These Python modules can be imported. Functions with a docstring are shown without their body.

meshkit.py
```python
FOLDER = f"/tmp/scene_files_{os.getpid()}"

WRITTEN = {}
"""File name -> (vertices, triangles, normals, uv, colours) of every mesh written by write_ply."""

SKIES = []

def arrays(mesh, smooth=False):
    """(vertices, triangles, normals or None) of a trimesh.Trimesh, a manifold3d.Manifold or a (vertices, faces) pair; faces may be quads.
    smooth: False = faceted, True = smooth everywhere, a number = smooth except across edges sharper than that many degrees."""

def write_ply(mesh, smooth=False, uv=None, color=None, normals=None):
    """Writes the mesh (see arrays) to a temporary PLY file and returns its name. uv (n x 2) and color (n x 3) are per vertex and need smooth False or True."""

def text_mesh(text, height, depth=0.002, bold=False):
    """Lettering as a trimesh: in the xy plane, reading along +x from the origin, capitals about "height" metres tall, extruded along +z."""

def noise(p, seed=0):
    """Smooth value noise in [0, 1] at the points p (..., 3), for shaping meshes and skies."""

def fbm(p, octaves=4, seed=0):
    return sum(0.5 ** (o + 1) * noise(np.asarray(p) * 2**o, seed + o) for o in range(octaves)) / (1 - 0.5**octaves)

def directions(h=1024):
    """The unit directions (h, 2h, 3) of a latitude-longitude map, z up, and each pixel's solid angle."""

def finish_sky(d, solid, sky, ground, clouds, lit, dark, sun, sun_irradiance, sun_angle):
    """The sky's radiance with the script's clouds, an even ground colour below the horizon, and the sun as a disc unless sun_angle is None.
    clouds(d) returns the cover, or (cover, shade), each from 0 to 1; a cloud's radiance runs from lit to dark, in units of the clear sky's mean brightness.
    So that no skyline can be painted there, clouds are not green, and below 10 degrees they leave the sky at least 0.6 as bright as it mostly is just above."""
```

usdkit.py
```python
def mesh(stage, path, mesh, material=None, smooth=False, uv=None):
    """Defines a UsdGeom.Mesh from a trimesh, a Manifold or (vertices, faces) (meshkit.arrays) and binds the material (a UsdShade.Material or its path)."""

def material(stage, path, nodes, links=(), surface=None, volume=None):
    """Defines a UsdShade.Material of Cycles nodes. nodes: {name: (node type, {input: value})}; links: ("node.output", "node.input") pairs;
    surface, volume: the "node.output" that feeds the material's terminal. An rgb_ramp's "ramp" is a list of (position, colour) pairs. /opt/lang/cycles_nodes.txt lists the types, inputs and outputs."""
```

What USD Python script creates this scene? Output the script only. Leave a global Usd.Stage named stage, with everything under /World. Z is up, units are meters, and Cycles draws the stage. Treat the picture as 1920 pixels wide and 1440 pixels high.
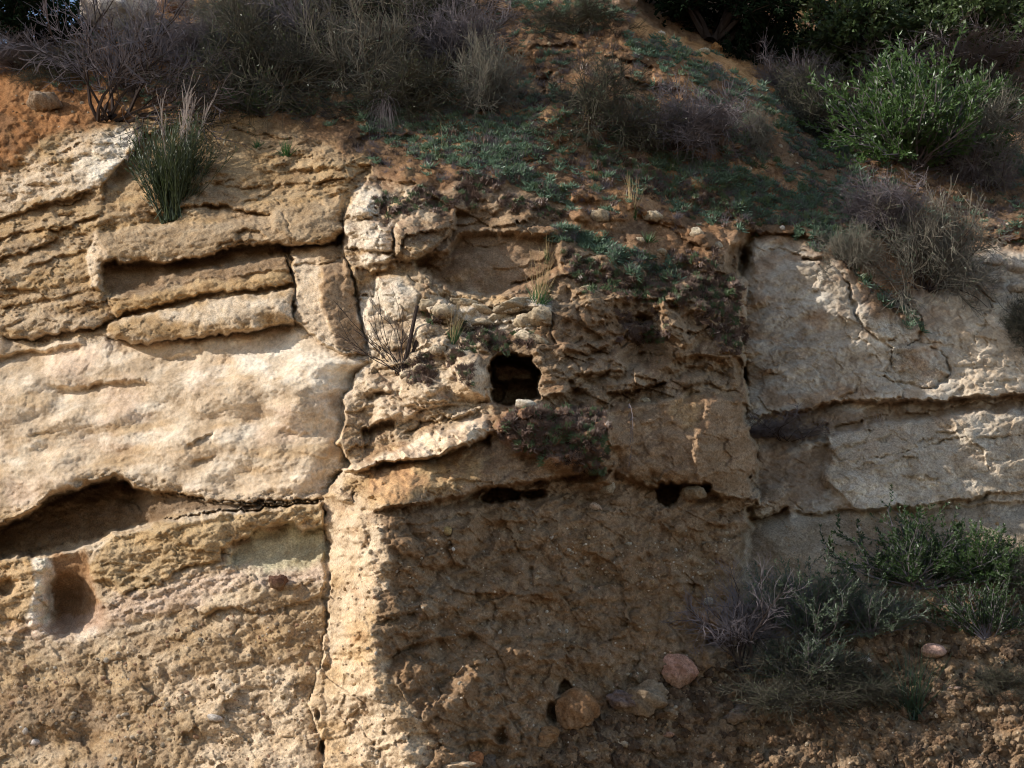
import math, random
import numpy as np, trimesh, usdkit
from pxr import Usd, UsdGeom, UsdLux, UsdShade, Gf, Sdf, Vt
from scipy.interpolate import RBFInterpolator
from scipy.ndimage import map_coordinates

stage = Usd.Stage.CreateInMemory()
UsdGeom.SetStageUpAxis(stage, UsdGeom.Tokens.z)
UsdGeom.SetStageMetersPerUnit(stage, 1.0)
UsdGeom.Xform.Define(stage, '/World')

# ------------------------------------------------------------------ camera, sky, sun
CAM = np.array([0.0, -24.0, 1.65])
PITCH = math.radians(14.9)
FPX = 2400.0
EXPOSURE = 0.8
SUN_TO = np.array([-0.86, -0.19, 0.47]); SUN_TO /= np.linalg.norm(SUN_TO)
SUN_INT, SKY_STR = 1.25, 0.108

cam = UsdGeom.Camera.Define(stage, '/World/camera')
cam.CreateHorizontalApertureAttr(36.0)
cam.CreateVerticalApertureAttr(27.0)
cam.CreateFocalLengthAttr(36.0 * FPX / 1920.0)
cam.CreateClippingRangeAttr(Gf.Vec2f(0.1, 2000))
cam.CreateExposureAttr(EXPOSURE)
cam.AddTranslateOp().Set(Gf.Vec3d(*CAM))
cam.AddRotateXOp().Set(90 + math.degrees(PITCH))

sky_mat = usdkit.material(stage, '/World/Looks/sky', {
    'sky': ('sky_texture', {'sky_type': 'single_scattering', 'sun_disc': False,
                            'sun_elevation': math.asin(SUN_TO[2]), 'sun_rotation': math.atan2(SUN_TO[0], SUN_TO[1])}),
    'bg': ('background_shader', {'strength': SKY_STR})}, [('sky.color', 'bg.color')], surface='bg.background')
dome = UsdLux.DomeLight.Define(stage, '/World/sky')
UsdShade.MaterialBindingAPI.Apply(dome.GetPrim()).Bind(sky_mat)
dome.GetPrim().SetCustomDataByKey('kind', 'structure')

sun = UsdLux.DistantLight.Define(stage, '/World/sun')
sun.CreateIntensityAttr(SUN_INT)
sun.CreateAngleAttr(0.5)
sun.CreateColorAttr(Gf.Vec3f(1.0, 0.95, 0.88))
sun.GetPrim().CreateAttribute('inputs:normalize', Sdf.ValueTypeNames.Bool).Set(True)
sun.AddRotateZOp().Set(math.degrees(math.atan2(SUN_TO[1], SUN_TO[0])) + 90)
sun.AddRotateXOp().Set(math.degrees(math.acos(SUN_TO[2])))

# ------------------------------------------------------------------ helpers
F_ = np.array([0, math.cos(PITCH), math.sin(PITCH)]); U_ = np.array([0, -math.sin(PITCH), math.cos(PITCH)])

def lift(px, py, H):
    """world point of the survey coordinates (px, py) of the bank whose relief towards the road is H metres"""
    a = (np.asarray(px, float) - 960) / FPX; b = -(np.asarray(py, float) - 720) / FPX
    ry = F_[1] + b * U_[1]; rz = F_[2] + b * U_[2]
    t = (24.0 - np.asarray(H, float)) / ry
    return np.stack([a * t, -24.0 + ry * t, 1.65 + rz * t], -1)

def vnoise(x, y, seed):
    """gradient noise, roughly in [-1, 1], on a lattice turned off the survey axes"""
    th = np.random.default_rng(seed).random((256, 256)).astype(np.float32) * 2 * math.pi
    gc, gs = np.cos(th), np.sin(th)
    k = math.radians(23 + 31 * (seed % 7)); ck, sk = math.cos(k), math.sin(k)
    x, y = ck * x + sk * y + seed * 7.7, -sk * x + ck * y + seed * 3.1
    fx, fy = np.floor(x), np.floor(y)
    i = fx.astype(np.int32); j = fy.astype(np.int32)
    u = x - fx; v = y - fy
    i &= 255; j &= 255; i1 = (i + 1) & 255; j1 = (j + 1) & 255
    a = gc[j, i] * u + gs[j, i] * v; b = gc[j, i1] * (u - 1) + gs[j, i1] * v
    c = gc[j1, i] * u + gs[j1, i] * (v - 1); d = gc[j1, i1] * (u - 1) + gs[j1, i1] * (v - 1)
    u = u * u * u * (u * (u * 6 - 15) + 10); v = v * v * v * (v * (v * 6 - 15) + 10)
    t = a + (b - a) * u
    return (t + ((c + (d - c) * u) - t) * v) * 1.55

def rot(x, y, deg):
    c, s = math.cos(math.radians(deg)), math.sin(math.radians(deg))
    return c * x + s * y, -s * x + c * y

def fbm(x, y, seed, octaves=4, gain=0.5):
    out = 0; amp = 1; tot = 0
    for o in range(octaves):
        xr, yr = rot(x, y, 37 * o)
        out = out + amp * vnoise(xr * 2**o + 17.3 * o, yr * 2**o - 9.1 * o, seed + o); tot += amp; amp *= gain
    return out / tot * 1.5

def billow(x, y, seed, octaves=3):
    out = 0; amp = 1; tot = 0
    for o in range(octaves):
        xr, yr = rot(x, y, 29 * o)
        out = out + amp * (np.abs(vnoise(xr * 2**o + 3.3 * o, yr * 2**o, seed + o)) * 2 - 0.6); tot += amp; amp *= 0.5
    return out / tot

def cells(x, y, seed, tilt=1.0, off=0.5):
    """broken facets: every cell of a jittered lattice is a plane with its own tilt and set-back, in about [-1, 1]"""
    r = np.random.default_rng(seed).random((128, 128, 5)).astype(np.float32)
    k = math.radians(11 + 17 * (seed % 5)); x, y = math.cos(k) * x + math.sin(k) * y + 31.7, -math.sin(k) * x + math.cos(k) * y + 57.3
    i0, j0 = np.floor(x).astype(np.int64), np.floor(y).astype(np.int64)
    best = np.full(x.shape, 1e9); out = np.zeros(x.shape)
    for dj in (-1, 0, 1):
        for di in (-1, 0, 1):
            c = r[(j0 + dj) & 127, (i0 + di) & 127]
            ex = x - (i0 + di) - c[..., 0]; ey = y - (j0 + dj) - c[..., 1]
            d = ex * ex + ey * ey
            v = off * (2 * c[..., 2] - 1) + tilt * ((2 * c[..., 3] - 1) * ex + (2 * c[..., 4] - 1) * ey)
            m = d < best; best[m] = d[m]; out[m] = v[m]
    return out

def sst(x, a=0.0, b=1.0):
    t = np.clip((x - a) / (b - a), 0, 1)
    return t * t * (3 - 2 * t)

names = {}
def numbered(base):
    n = names.get(base, 0); names[base] = n + 1
    return base if n == 0 else '%s_%03d' % (base, n)

sub = {}
def child_path(parent, base):
    k = (parent, base); n = sub.get(k, 0); sub[k] = n + 1
    return parent + '/' + (base if n == 0 else '%s_%03d' % (base, n))

def tag(prim, label=None, cat=None, group=None, kind=None):
    for k, v in (('label', label), ('category', cat), ('group', group), ('kind', kind)):
        if v: prim.SetCustomDataByKey(k, v)
    return prim

def raw_mesh(path, v, f, mat, n=None, col=None):
    m = UsdGeom.Mesh.Define(stage, path)
    m.CreatePointsAttr(Vt.Vec3fArray.FromNumpy(np.ascontiguousarray(v, np.float32)))
    f = np.asarray(f, np.int32)
    m.CreateFaceVertexCountsAttr(Vt.IntArray.FromNumpy(np.full(len(f), f.shape[1], np.int32)))
    m.CreateFaceVertexIndicesAttr(Vt.IntArray.FromNumpy(np.ascontiguousarray(f.ravel())))
    m.CreateSubdivisionSchemeAttr('none')
    if n is not None:
        m.CreateNormalsAttr(Vt.Vec3fArray.FromNumpy(np.ascontiguousarray(n, np.float32)))
        m.SetNormalsInterpolation('vertex')
    if col is not None:
        UsdGeom.PrimvarsAPI(m).CreatePrimvar('tint', Sdf.ValueTypeNames.Color3fArray, 'vertex').Set(Vt.Vec3fArray.FromNumpy(np.ascontiguousarray(col, np.float32)))
    if mat is not None:
        UsdShade.MaterialBindingAPI.Apply(m.GetPrim()).Bind(mat)
    return m

# ------------------------------------------------------------------ materials
def rock_material(name, fine=1.0, grit=26.0, lo=0.5, hi=1.42):
    return usdkit.material(stage, '/World/Looks/' + name, {
        'at': ('attribute', {'attribute': 'tint'}),
        'geo': ('geometry', {}),
        'n1': ('noise_texture', {'scale': grit, 'detail': 4.0, 'roughness': 0.72}),
        'r1': ('map_range', {'from_min': 0.28, 'from_max': 0.72, 'to_min': lo, 'to_max': hi}),
        'grey': ('combine_color', {}),
        'n2': ('noise_texture', {'scale': 1.9, 'detail': 5.0, 'roughness': 0.66, 'distortion': 0.6}),
        'stain': ('rgb_ramp', {'ramp': [(0.0, (.62, .53, .44)), (0.40, (.80, .73, .64)), (0.52, (1.04, 1.0, .95)), (0.62, (1.08, 1.08, 1.06)), (1.0, (1.12, 1.14, 1.16))]}),
        'col': ('mix_color', {'blend_type': 'multiply', 'fac': 1.0, 'use_clamp': False}),
        'col2': ('mix_color', {'blend_type': 'multiply', 'fac': 0.85, 'use_clamp': False}),
        'b1': ('bump', {'strength': 0.95 * fine, 'distance': 0.03}),
        'p': ('diffuse_bsdf', {'roughness': 0.6})},
        [('geo.position', 'n1.vector'), ('geo.position', 'n2.vector'), ('n1.fac', 'r1.value'), ('n2.fac', 'stain.fac'),
         ('r1.result', 'grey.r'), ('r1.result', 'grey.g'), ('r1.result', 'grey.b'),
         ('at.color', 'col.a'), ('grey.color', 'col.b'), ('col.result', 'col2.a'), ('stain.color', 'col2.b'), ('col2.result', 'p.color'),
         ('n1.fac', 'b1.height'), ('b1.normal', 'p.normal')],
        surface='p.BSDF')
M_SMOOTH = rock_material('smooth_sandstone', 0.55, 18.0, 0.72, 1.24)
M_ROCK = rock_material('sandstone')
M_SOIL = rock_material('hill_soil', 1.3, 22.0)
# ------------------------------------------------------------------ the bank: one relief sheet, surveyed in (px, py) along the wall
STEP = 2.05
gx = np.concatenate([-20 - np.cumsum(np.geomspace(2.4, 36, 66))[::-1], np.arange(-20, 1941, STEP), 1941 + np.cumsum(np.geomspace(2.4, 36, 66))])
gy = np.concatenate([-20 - np.cumsum(np.geomspace(3, 26, 26))[::-1], np.arange(-20, 1461, STEP), 1461 + np.cumsum(np.geomspace(3, 20, 18))])
NX, NY = len(gx), len(gy)
PX0, PY0 = np.meshgrid(gx, gy)
# warped coordinates: every hand-traced line wanders a little
XW = PX0 + 7.0 * fbm(PX0 / 60, PY0 / 60, 11, 3) + 3.0 * vnoise(PX0 / 13, PY0 / 13, 12) + 1.3 * vnoise(PX0 / 6, PY0 / 6, 15)
YW = PY0 + 7.0 * fbm(PX0 / 60, PY0 / 60, 13, 3) + 3.0 * vnoise(PX0 / 13, PY0 / 13, 14) + 1.3 * vnoise(PX0 / 6, PY0 / 6, 16)
XW, YW = XW.astype(np.float32), YW.astype(np.float32)
XM, YM = (PX0 * 0.01).astype(np.float32), (PY0 * 0.01).astype(np.float32)          # metres, roughly

def window(x0, x1, y0, y1):
    i0, i1 = np.searchsorted(gx, [x0, x1]); j0, j1 = np.searchsorted(gy, [y0, y1])
    return slice(max(j0 - 1, 0), min(j1 + 1, NY)), slice(max(i0 - 1, 0), min(i1 + 1, NX))

def seg_dist(pts, X, Y, closed):
    d2 = np.full(X.shape, 1e12); P = list(pts) + ([pts[0]] if closed else [])
    for (ax, ay), (bx, by) in zip(P[:-1], P[1:]):
        ex, ey = bx - ax, by - ay
        t = np.clip(((X - ax) * ex + (Y - ay) * ey) / (ex * ex + ey * ey + 1e-9), 0, 1)
        d2 = np.minimum(d2, (X - ax - t * ex) ** 2 + (Y - ay - t * ey) ** 2)
    return np.sqrt(d2)

def inside(pts, X, Y):
    r = np.zeros(X.shape, bool); P = list(pts) + [pts[0]]
    for (ax, ay), (bx, by) in zip(P[:-1], P[1:]):
        if ay == by: continue
        r ^= ((ay > Y) != (by > Y)) & (X < (bx - ax) * (Y - ay) / (by - ay) + ax)
    return r

def sdist(pts, margin=30):
    """window and signed distance (positive inside) of a polygon"""
    xs = [p[0] for p in pts]; ys = [p[1] for p in pts]
    w = window(min(xs) - margin - 12, max(xs) + margin + 12, min(ys) - margin - 12, max(ys) + margin + 12)
    X, Y = XW[w], YW[w]
    d = seg_dist(pts, X, Y, True)
    return w, np.where(inside(pts, X, Y), d, -d)

# ---- base relief: left wall, central buttress, right wall, joined by the hill
HILL = [(-200,200,-5.2),(-200,0,-8.2),(0,200,-4.6),(0,100,-6.2),(200,200,-4.3),(200,60,-6.4),(200,-40,-8.4),(450,200,-4.2),(450,60,-6.6),(450,-60,-9),(700,200,-3.7),(700,60,-6.2),(700,-60,-8.8),
        (900,200,-3.4),(900,60,-5.8),(900,-60,-8.4),(1060,200,-3.2),(1100,60,-5.0),(1150,-30,-6.6),(1180,10,-6.0),(1300,110,-5.2),(1420,190,-4.8),(1240,250,-3.6),(1300,380,-2.6),(1440,300,-4.0),
        (1560,250,-6.2),(1560,120,-9.0),(1450,60,-10.8),(1300,-40,-11.5),(1650,330,-5.0),(1750,230,-7.6),(1750,60,-11),(1750,-60,-13),(1920,250,-8.0),(1920,60,-11.5),(1920,-60,-13.5),(2150,200,-9),(2150,-60,-13.5),
        (1920,400,-5.0),(1750,430,-4.3),(1560,400,-3.6),(2150,400,-6)]
LEFT = [(-200,1460,-2.9),(-200,1040,-3.4),(-200,700,-3.9),(-200,420,-4.5),(0,1460,-2.0),(0,1200,-2.3),(0,1040,-2.6),(0,880,-2.6),(0,640,-3.0),(0,400,-3.6),(300,1460,-0.7),(300,1200,-0.95),(300,1000,-1.25),(300,850,-1.25),(300,640,-1.7),(300,400,-2.4),(300,300,-2.9),
        (600,1460,0.6),(600,1200,0.3),(600,960,-0.05),(600,800,-0.05),(600,640,-0.5),(600,400,-1.4),(600,300,-2.2),(700,960,0.1),(700,640,-0.3),(700,400,-1.3),(760,1460,0.9)]
CEN = [(600,1460,2.5),(600,960,1.95),(715,1460,2.4),(715,960,1.9),(900,1460,2.0),(900,1200,1.7),(900,960,1.25),(1150,1300,0.9),(1150,1000,0.35),(1400,1250,0.2),(1400,1000,-0.6),(1150,1460,1.3),(1400,1460,1.0),
       (700,800,0.85),(900,800,0.95),(1150,830,0.45),(1400,830,-0.5),(700,640,0.35),(900,700,0.65),(1060,620,0.35),(1380,660,-0.9),(700,480,-0.25),(900,480,-0.45),(1100,480,-0.7),(1350,480,-1.5),(680,360,-1.0),(900,360,-1.3),(1150,380,-1.7),(1600,960,-1.3),(1600,600,-2.0)]
RIGHT = [(1300,500,-2.3),(1300,900,-1.7),(1420,470,-2.6),(1420,700,-2.1),(1420,900,-1.8),(1500,1020,-1.3),(1600,470,-2.7),(1650,700,-2.2),(1700,900,-1.75),(1750,560,-3.0),(1920,940,-2.1),(1920,740,-2.7),(1920,560,-3.7),(2150,940,-2.8),(2150,600,-4.2),
         (1400,1120,-0.75),(1550,1150,-0.4),(1700,1100,-0.7),(1920,1060,-0.9),(1400,1250,0.05),(1600,1250,0.15),(1750,1230,0.2),(1920,1200,0.1),(1400,1460,1.0),(1650,1460,1.2),(1920,1460,1.3),(2150,1460,1.2),(2150,1200,0.0)]
def field(pts):
    p = np.array(pts, float)
    f = RBFInterpolator(p[:, :2] / 400, p[:, 2], kernel='thin_plate_spline', smoothing=0.0015)
    cx, cy = np.arange(-200, 2151, 25), np.arange(-80, 1541, 20)
    q = np.stack(np.meshgrid(cx, cy), -1).reshape(-1, 2)
    g = f(q / 400).reshape(len(cy), len(cx))
    return map_coordinates(g, [(np.clip(PY0, -80, 1540) + 80) / 20, (np.clip(PX0, -200, 2150) + 200) / 25], order=1)
HL, HC, HR = field(LEFT + HILL), field(CEN + HILL), field(RIGHT + HILL)
xb = np.interp(YW, [180,250,330,400,470,540,600,690,720,745,790,830,868,938,1000,1060,1150,1250,1330,1400,1440,1600],
                   [705,695,690,645,643,668,680,690,660,638,646,633,655,606,611,622,614,600,584,604,610,620])
xa_jag = 26 * fbm(XM / .55, YM / .45, 19, 4)
xb = xb + 7 * fbm(XM / .5, YM / .5, 17, 3)
xa = np.interp(YW, [180,300,400,480,560,700,800,880,930,960,1080,1180,1240,1300,1340,1440,1600],
                   [800,800,790,800,940,905,905,850,760,712,722,707,722,740,792,802,802])
xr = np.interp(YW, [250,380,450,500,560,640,720,760,800,870,935,970,1050,1130,1300],
                   [1500,1440,1388,1384,1394,1388,1396,1396,1402,1420,1414,1398,1390,1400,1420])
xr = xr + 16 * fbm(XM / .6, YM / .6, 18, 4)
xa = xa + xa_jag
step = np.interp(PY0, [240,330,420,900,1600], [0,0.02,0.06,0.10,0.12])      # how much of the drop is sheer
t = np.clip((XW - xb) / np.maximum(xa - xb, 20), 0, 1)
wc = np.where(XW < xb, 0, step + (1 - step) * (t - 0.36 * np.sin(2 * math.pi * t) / math.pi))
wc = np.where(XW < xb - 3, 0, wc)
H = HL + (HC - HL) * wc
rw = np.interp(PY0, [240,400,460,980,1100,1250], [260,120,7,8,70,220])
H = H + (HR - H) * sst((XW - xr) / rw, -0.5, 0.5)

def ledge(pts, d, below, above=0, bulge=0.0, sharp=4, taper=30, jitter=0.35):
    """a bed edge: what lies below the line is set back by d metres and comes forward again over `below`"""
    p = np.array(pts, float); x0, x1 = p[0, 0], p[-1, 0]
    w = window(x0 - 12, x1 + 12, p[:, 1].min() - above * 3 - 15, p[:, 1].max() + below * 4 + 15)
    X, Y = XW[w], YW[w]
    v = Y - np.interp(X, p[:, 0], p[:, 1])
    T = sst(X, x0, x0 + taper) * (1 - sst(X, x1 - taper, x1)) * (1 + jitter * vnoise(X / 45, Y * 0 + x0, 77))
    H[w] -= d * T * sst(v, -sharp * 0.5, sharp * 0.5) * np.exp(-np.maximum(v, 0) / below)
    if bulge:
        H[w] += bulge * T * np.exp(np.minimum(v, 0) / max(above, 1)) * (1 - sst(v, 0, sharp))

def joint(pts, d, reach, side=1, sharp=4, taper=30):
    """a near-vertical break: the side (+1 right, -1 left) is set back by d and recovers over `reach`"""
    p = np.array(pts, float); y0, y1 = p[0, 1], p[-1, 1]
    w = window(p[:, 0].min() - reach * 4 - 12, p[:, 0].max() + reach * 4 + 12, y0 - 10, y1 + 10)
    X, Y = XW[w], YW[w]
    v = (X - np.interp(Y, p[:, 1], p[:, 0])) * side
    T = sst(Y, y0, y0 + taper) * (1 - sst(Y, y1 - taper, y1))
    H[w] -= d * T * sst(v, -sharp * 0.5, sharp * 0.5) * np.exp(-np.maximum(v, 0) / reach)

def crack(pts, width=2.2, depth=0.12):
    width = width * (1 + .0)
    xs = [p[0] for p in pts]; ys = [p[1] for p in pts]
    w = window(min(xs) - 12, max(xs) + 12, min(ys) - 12, max(ys) + 12)
    d = seg_dist(pts, XW[w], YW[w], False)
    wv = width * np.clip(0.75 + 0.9 * vnoise(XW[w] / 22, YW[w] / 22, 22), .25, 2)
    H[w] -= depth * np.exp(-(d / wv) ** 2) * np.clip(0.6 + 0.8 * vnoise(XW[w] / 30, YW[w] / 30, 21), 0.05, 1.6)

def slab(pts, dh, edge=5, rounding=0, gx_=0.0, gy_=0.0):
    """a block outlined by a polygon: proud (dh > 0) or sunk (dh < 0); gx_, gy_ tilt its face (m per 100 px)"""
    w, s = sdist(pts, edge + 10)
    m = sst(s, -edge * 0.5, edge * 0.5)
    c = np.mean(pts, axis=0)
    r = dh * m
    if rounding: r = dh * m * (0.45 + 0.55 * np.sqrt(np.clip(s / rounding, 0, 1)))
    H[w] += r + m * (gx_ * (XW[w] - c[0]) + gy_ * (YW[w] - c[1])) / 100

def pit(cx, cy, rx, ry, d, edge=0.35, ang=0):
    w = window(cx - rx * 1.8 - 9, cx + rx * 1.8 + 9, cy - ry * 1.8 - 9, cy + ry * 1.8 + 9) if abs(ang) < 1 else window(cx - (rx + ry) * 1.8, cx + (rx + ry) * 1.8, cy - (rx + ry) * 1.8, cy + (rx + ry) * 1.8)
    u, v = rot(XW[w] - cx, YW[w] - cy, ang)
    r = np.sqrt((u / rx) ** 2 + (v / ry) ** 2)
    H[w] -= d * (1 - sst(r, 1 - edge, 1 + edge))

# region weights ----------------------------------------------------------
def region(pts, blur, wob=0.5):
    w, s = sdist(pts, blur + 12)
    out = np.zeros(PX0.shape)
    out[w] = sst(s + wob * blur * fbm(PX0[w] / 45, PY0[w] / 45, 31, 4), -blur * 0.5, blur * 0.5)
    return out
R_LITBULGE = region([(-900,660),(100,640),(300,645),(550,620),(640,660),(690,690),(650,760),(640,860),(600,922),(400,924),(250,895),(210,880),(150,894),(60,940),(-60,985),(-900,1040)], 20)
R_CONGL = np.maximum(region([(-900,1290),(0,1235),(150,1200),(350,1150),(410,1110),(610,1120),(625,1200),(600,1300),(590,1440),(590,2200),(-900,2200)], 60),
          region([(712,965),(900,950),(1100,985),(1390,985),(1400,1130),(1340,1200),(1250,1240),(1050,1300),(950,1440),(950,2200),(700,2200),(620,1440),(600,1330),(618,1150),(625,1040),(690,985)], 40))
R_TALUS = region([(950,1440),(1000,1400),(1030,1320),(1120,1300),(1220,1240),(1340,1215),(1420,1230),(1560,1160),(1640,1110),(1760,1085),(1930,1060),(2900,1000),(2900,2200),(850,2200)], 60)
R_GRAVEL = region([(1395,975),(1480,985),(1560,965),(1800,950),(2900,900),(2900,1120),(1750,1100),(1560,1180),(1400,1250),(1340,1215),(1390,1130)], 50)
R_SOIL = region([(-900,330),(0,318),(70,262),(150,238),(250,228),(300,212),(470,208),(560,240),(640,285),(690,300),(720,345),(830,350),(1040,350),(1060,420),(1120,450),(1260,480),(1330,500),(1390,440),(1440,440),
                  (1500,450),(1580,500),(1650,590),(1700,600),(1740,530),(1810,470),(1920,460),(2900,440),(2900,-900),(-900,-900)], 34)
R_CALM = np.zeros(PX0.shape)
for _p in ([(772,492),(800,486),(842,470),(862,440),(960,432),(1045,448),(1050,500),(1010,530),(960,545),(900,556),(850,548),(800,516)], [(1128,772),(1165,763),(1300,738),(1392,752),(1421,870),(1413,934),(1312,906),(1152,884)],
           [(552,462),(640,458),(690,668),(566,620)], [(700,866),(790,866),(900,835),(925,815),(1000,880),(860,930),(700,955)], [(690,520),(790,520),(800,620),(720,660),(680,600)], [(835,640),(918,668),(918,752),(850,740)], [(180,441),(420,420),(640,370),(640,432),(402,474),(194,489)], [(200,500),(545,470),(553,600),(250,646)], [(600,940),(700,940),(720,1000),(700,1150),(612,1150)]):
    R_CALM = np.maximum(R_CALM, region(_p, 18))
R_RIGHT = sst(XW - xr, -10, 30) * sst(PY0, 420, 480) * (1 - sst(PY0, 960, 1010))

# ---- large and middle relief ------------------------------------------------
dip = 9.0                                  # the beds rise to the right by about nine degrees
sx, sy = rot(XM, YM, -dip)
H += 0.16 * fbm(XM / 2.6, YM / 2.0, 41, 3) + 0.10 * fbm(sx / 1.9, sy / 0.55, 45, 3) * (1 - 0.5 * R_SOIL) * (1 - .7 * R_LITBULGE) * (1 - .6 * R_CALM) * (1 - .6 * R_RIGHT)

# ===== LEFT WALL =====
def left_wall():
    # top ledges in the rusty beds
    slab([(250,232),(264,262),(243,297),(215,322),(186,352),(120,350),(80,340),(110,300),(160,262),(204,240)], 0.16, 22, 0, 0.06)
    ledge([(186,352),(215,322),(243,297),(262,264),(300,236),(330,232)], 0.45, 40, sharp=5, taper=8)
    slab([(262,262),(330,240),(330,300),(270,335),(200,350)], -0.14, 16)
    ledge([(-60,425),(0,412),(25,402),(62,388),(92,381),(132,370),(180,350)], 0.32, 16, 12, .08)
    ledge([(95,385),(140,379),(178,358)], 0.22, 10, taper=12)
    ledge([(88,433),(108,432),(150,412),(190,399)], 0.28, 13, 10, .06, taper=12)
    ledge([(-60,500),(0,478),(60,465),(98,452),(120,440)], 0.3, 14, 10, .08, taper=16)
    ledge([(-60,470),(0,448),(50,436),(90,425)], 0.22, 11, taper=16)
    ledge([(40,500),(90,487),(130,478),(165,468)], 0.2, 12, taper=16)
    ledge([(270,395),(310,402),(330,392),(380,383),(420,386)], 0.25, 12, taper=12)
    ledge([(390,352),(440,345),(470,352),(540,345),(590,338)], 0.16, 9, taper=12)
    ledge([(380,383),(440,388),(480,398),(520,398)], 0.3, 14, taper=14)
    ledge([(455,372),(490,368),(520,352),(560,348)], 0.15, 9, taper=10)
    ledge([(440,442),(460,432),(490,436),(505,446)], 0.22, 12, taper=10)
    ledge([(400,460),(470,448),(545,462),(600,455)], 0.15, 9, taper=12)
    ledge([(590,352),(610,342),(650,335),(690,322)], 0.2, 10, taper=12)
    ledge([(0,580),(60,568),(120,555),(165,545)], 0.14, 10, taper=20)
    # block A: the long proud slab with a bright left end
    slab([(160,478),(178,441),(270,420),(420,419),(560,384),(642,368),(640,432),(600,454),(545,460),(462,454),(402,474),(320,489),(250,491),(194,489),(190,545),(168,540)], 0.34, 6, 40, 0.0, 0.10)
    slab([(160,475),(176,446),(192,470),(194,545),(172,542)], -0.10, 5, 0, 0.5)
    ledge([(188,490),(250,493),(320,490),(402,475),(462,455),(545,462),(600,456),(648,440)], 0.8, 42, 10, 0.05, taper=10)
    # slabs B and C, the rounded rolls
    slab([(206,560),(240,547),(330,531),(440,512),(540,500),(546,532),(420,548),(330,562),(262,577),(214,600)], 0.36, 7, 18)
    slab([(195,616),(206,604),(262,588),(320,577),(420,560),(545,541),(553,600),(520,611),(450,622),(380,631),(300,637),(250,646),(215,636)], 0.55, 7, 26)
    slab([(300,520),(360,506),(450,488),(545,478),(548,505),(440,516),(330,534),(290,540)], 0.34, 9, 20)
    ledge([(205,600),(262,578),(330,563),(420,547),(548,531)], 0.28, 9, taper=8)
    ledge([(196,630),(215,640),(250,648),(300,639),(380,633),(450,624),(550,606)], 0.3, 26, taper=10)
    slab([(10,612),(60,598),(140,592),(200,580),(208,598),(150,620),(60,630),(20,626)], 0.24, 6, 14)
    ledge([(0,630),(60,632),(140,622),(205,603)], 0.3, 12, taper=10)
    ledge([(-60,690),(0,668),(60,656),(110,652),(160,640)], 0.3, 22, 16, .12, sharp=8, taper=14)
    crack([(536,468),(545,510),(552,560),(549,612)], 3.2, 0.35)
    crack([(555,612),(600,632),(640,652),(684,670)], 1.6, 0.08)
    crack([(160,480),(166,520),(176,548)], 1.6, 0.1)
    crack([(211,560),(213,598)], 1.8, 0.16)
    crack([(515,378),(530,400),(543,430),(548,455)], 1.4, 0.08)
    # block D right of the joint: bright left face, brown right face
    slab([(552,462),(640,458),(668,560),(690,668),(640,660),(600,641),(566,620),(553,600),(548,520)], 0.30, 5)
    slab([(600,500),(650,480),(672,560),(690,668),(640,658),(610,590)], -0.02, 8, 0, -0.55)
    ledge([(552,496),(600,494),(650,482)], 0.14, 10, taper=8)
    # the pale bulge
    ledge([(85,722),(130,728),(165,724),(205,714),(296,718)], 0.30, 18, 40, .10, sharp=10, taper=36)
    ledge([(345,838),(372,828),(405,812)], 0.13, 9, 6, .04, taper=8)
    ledge([(352,862),(376,858),(404,848)], 0.15, 9, 8, .04, sharp=6, taper=14)
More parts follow.
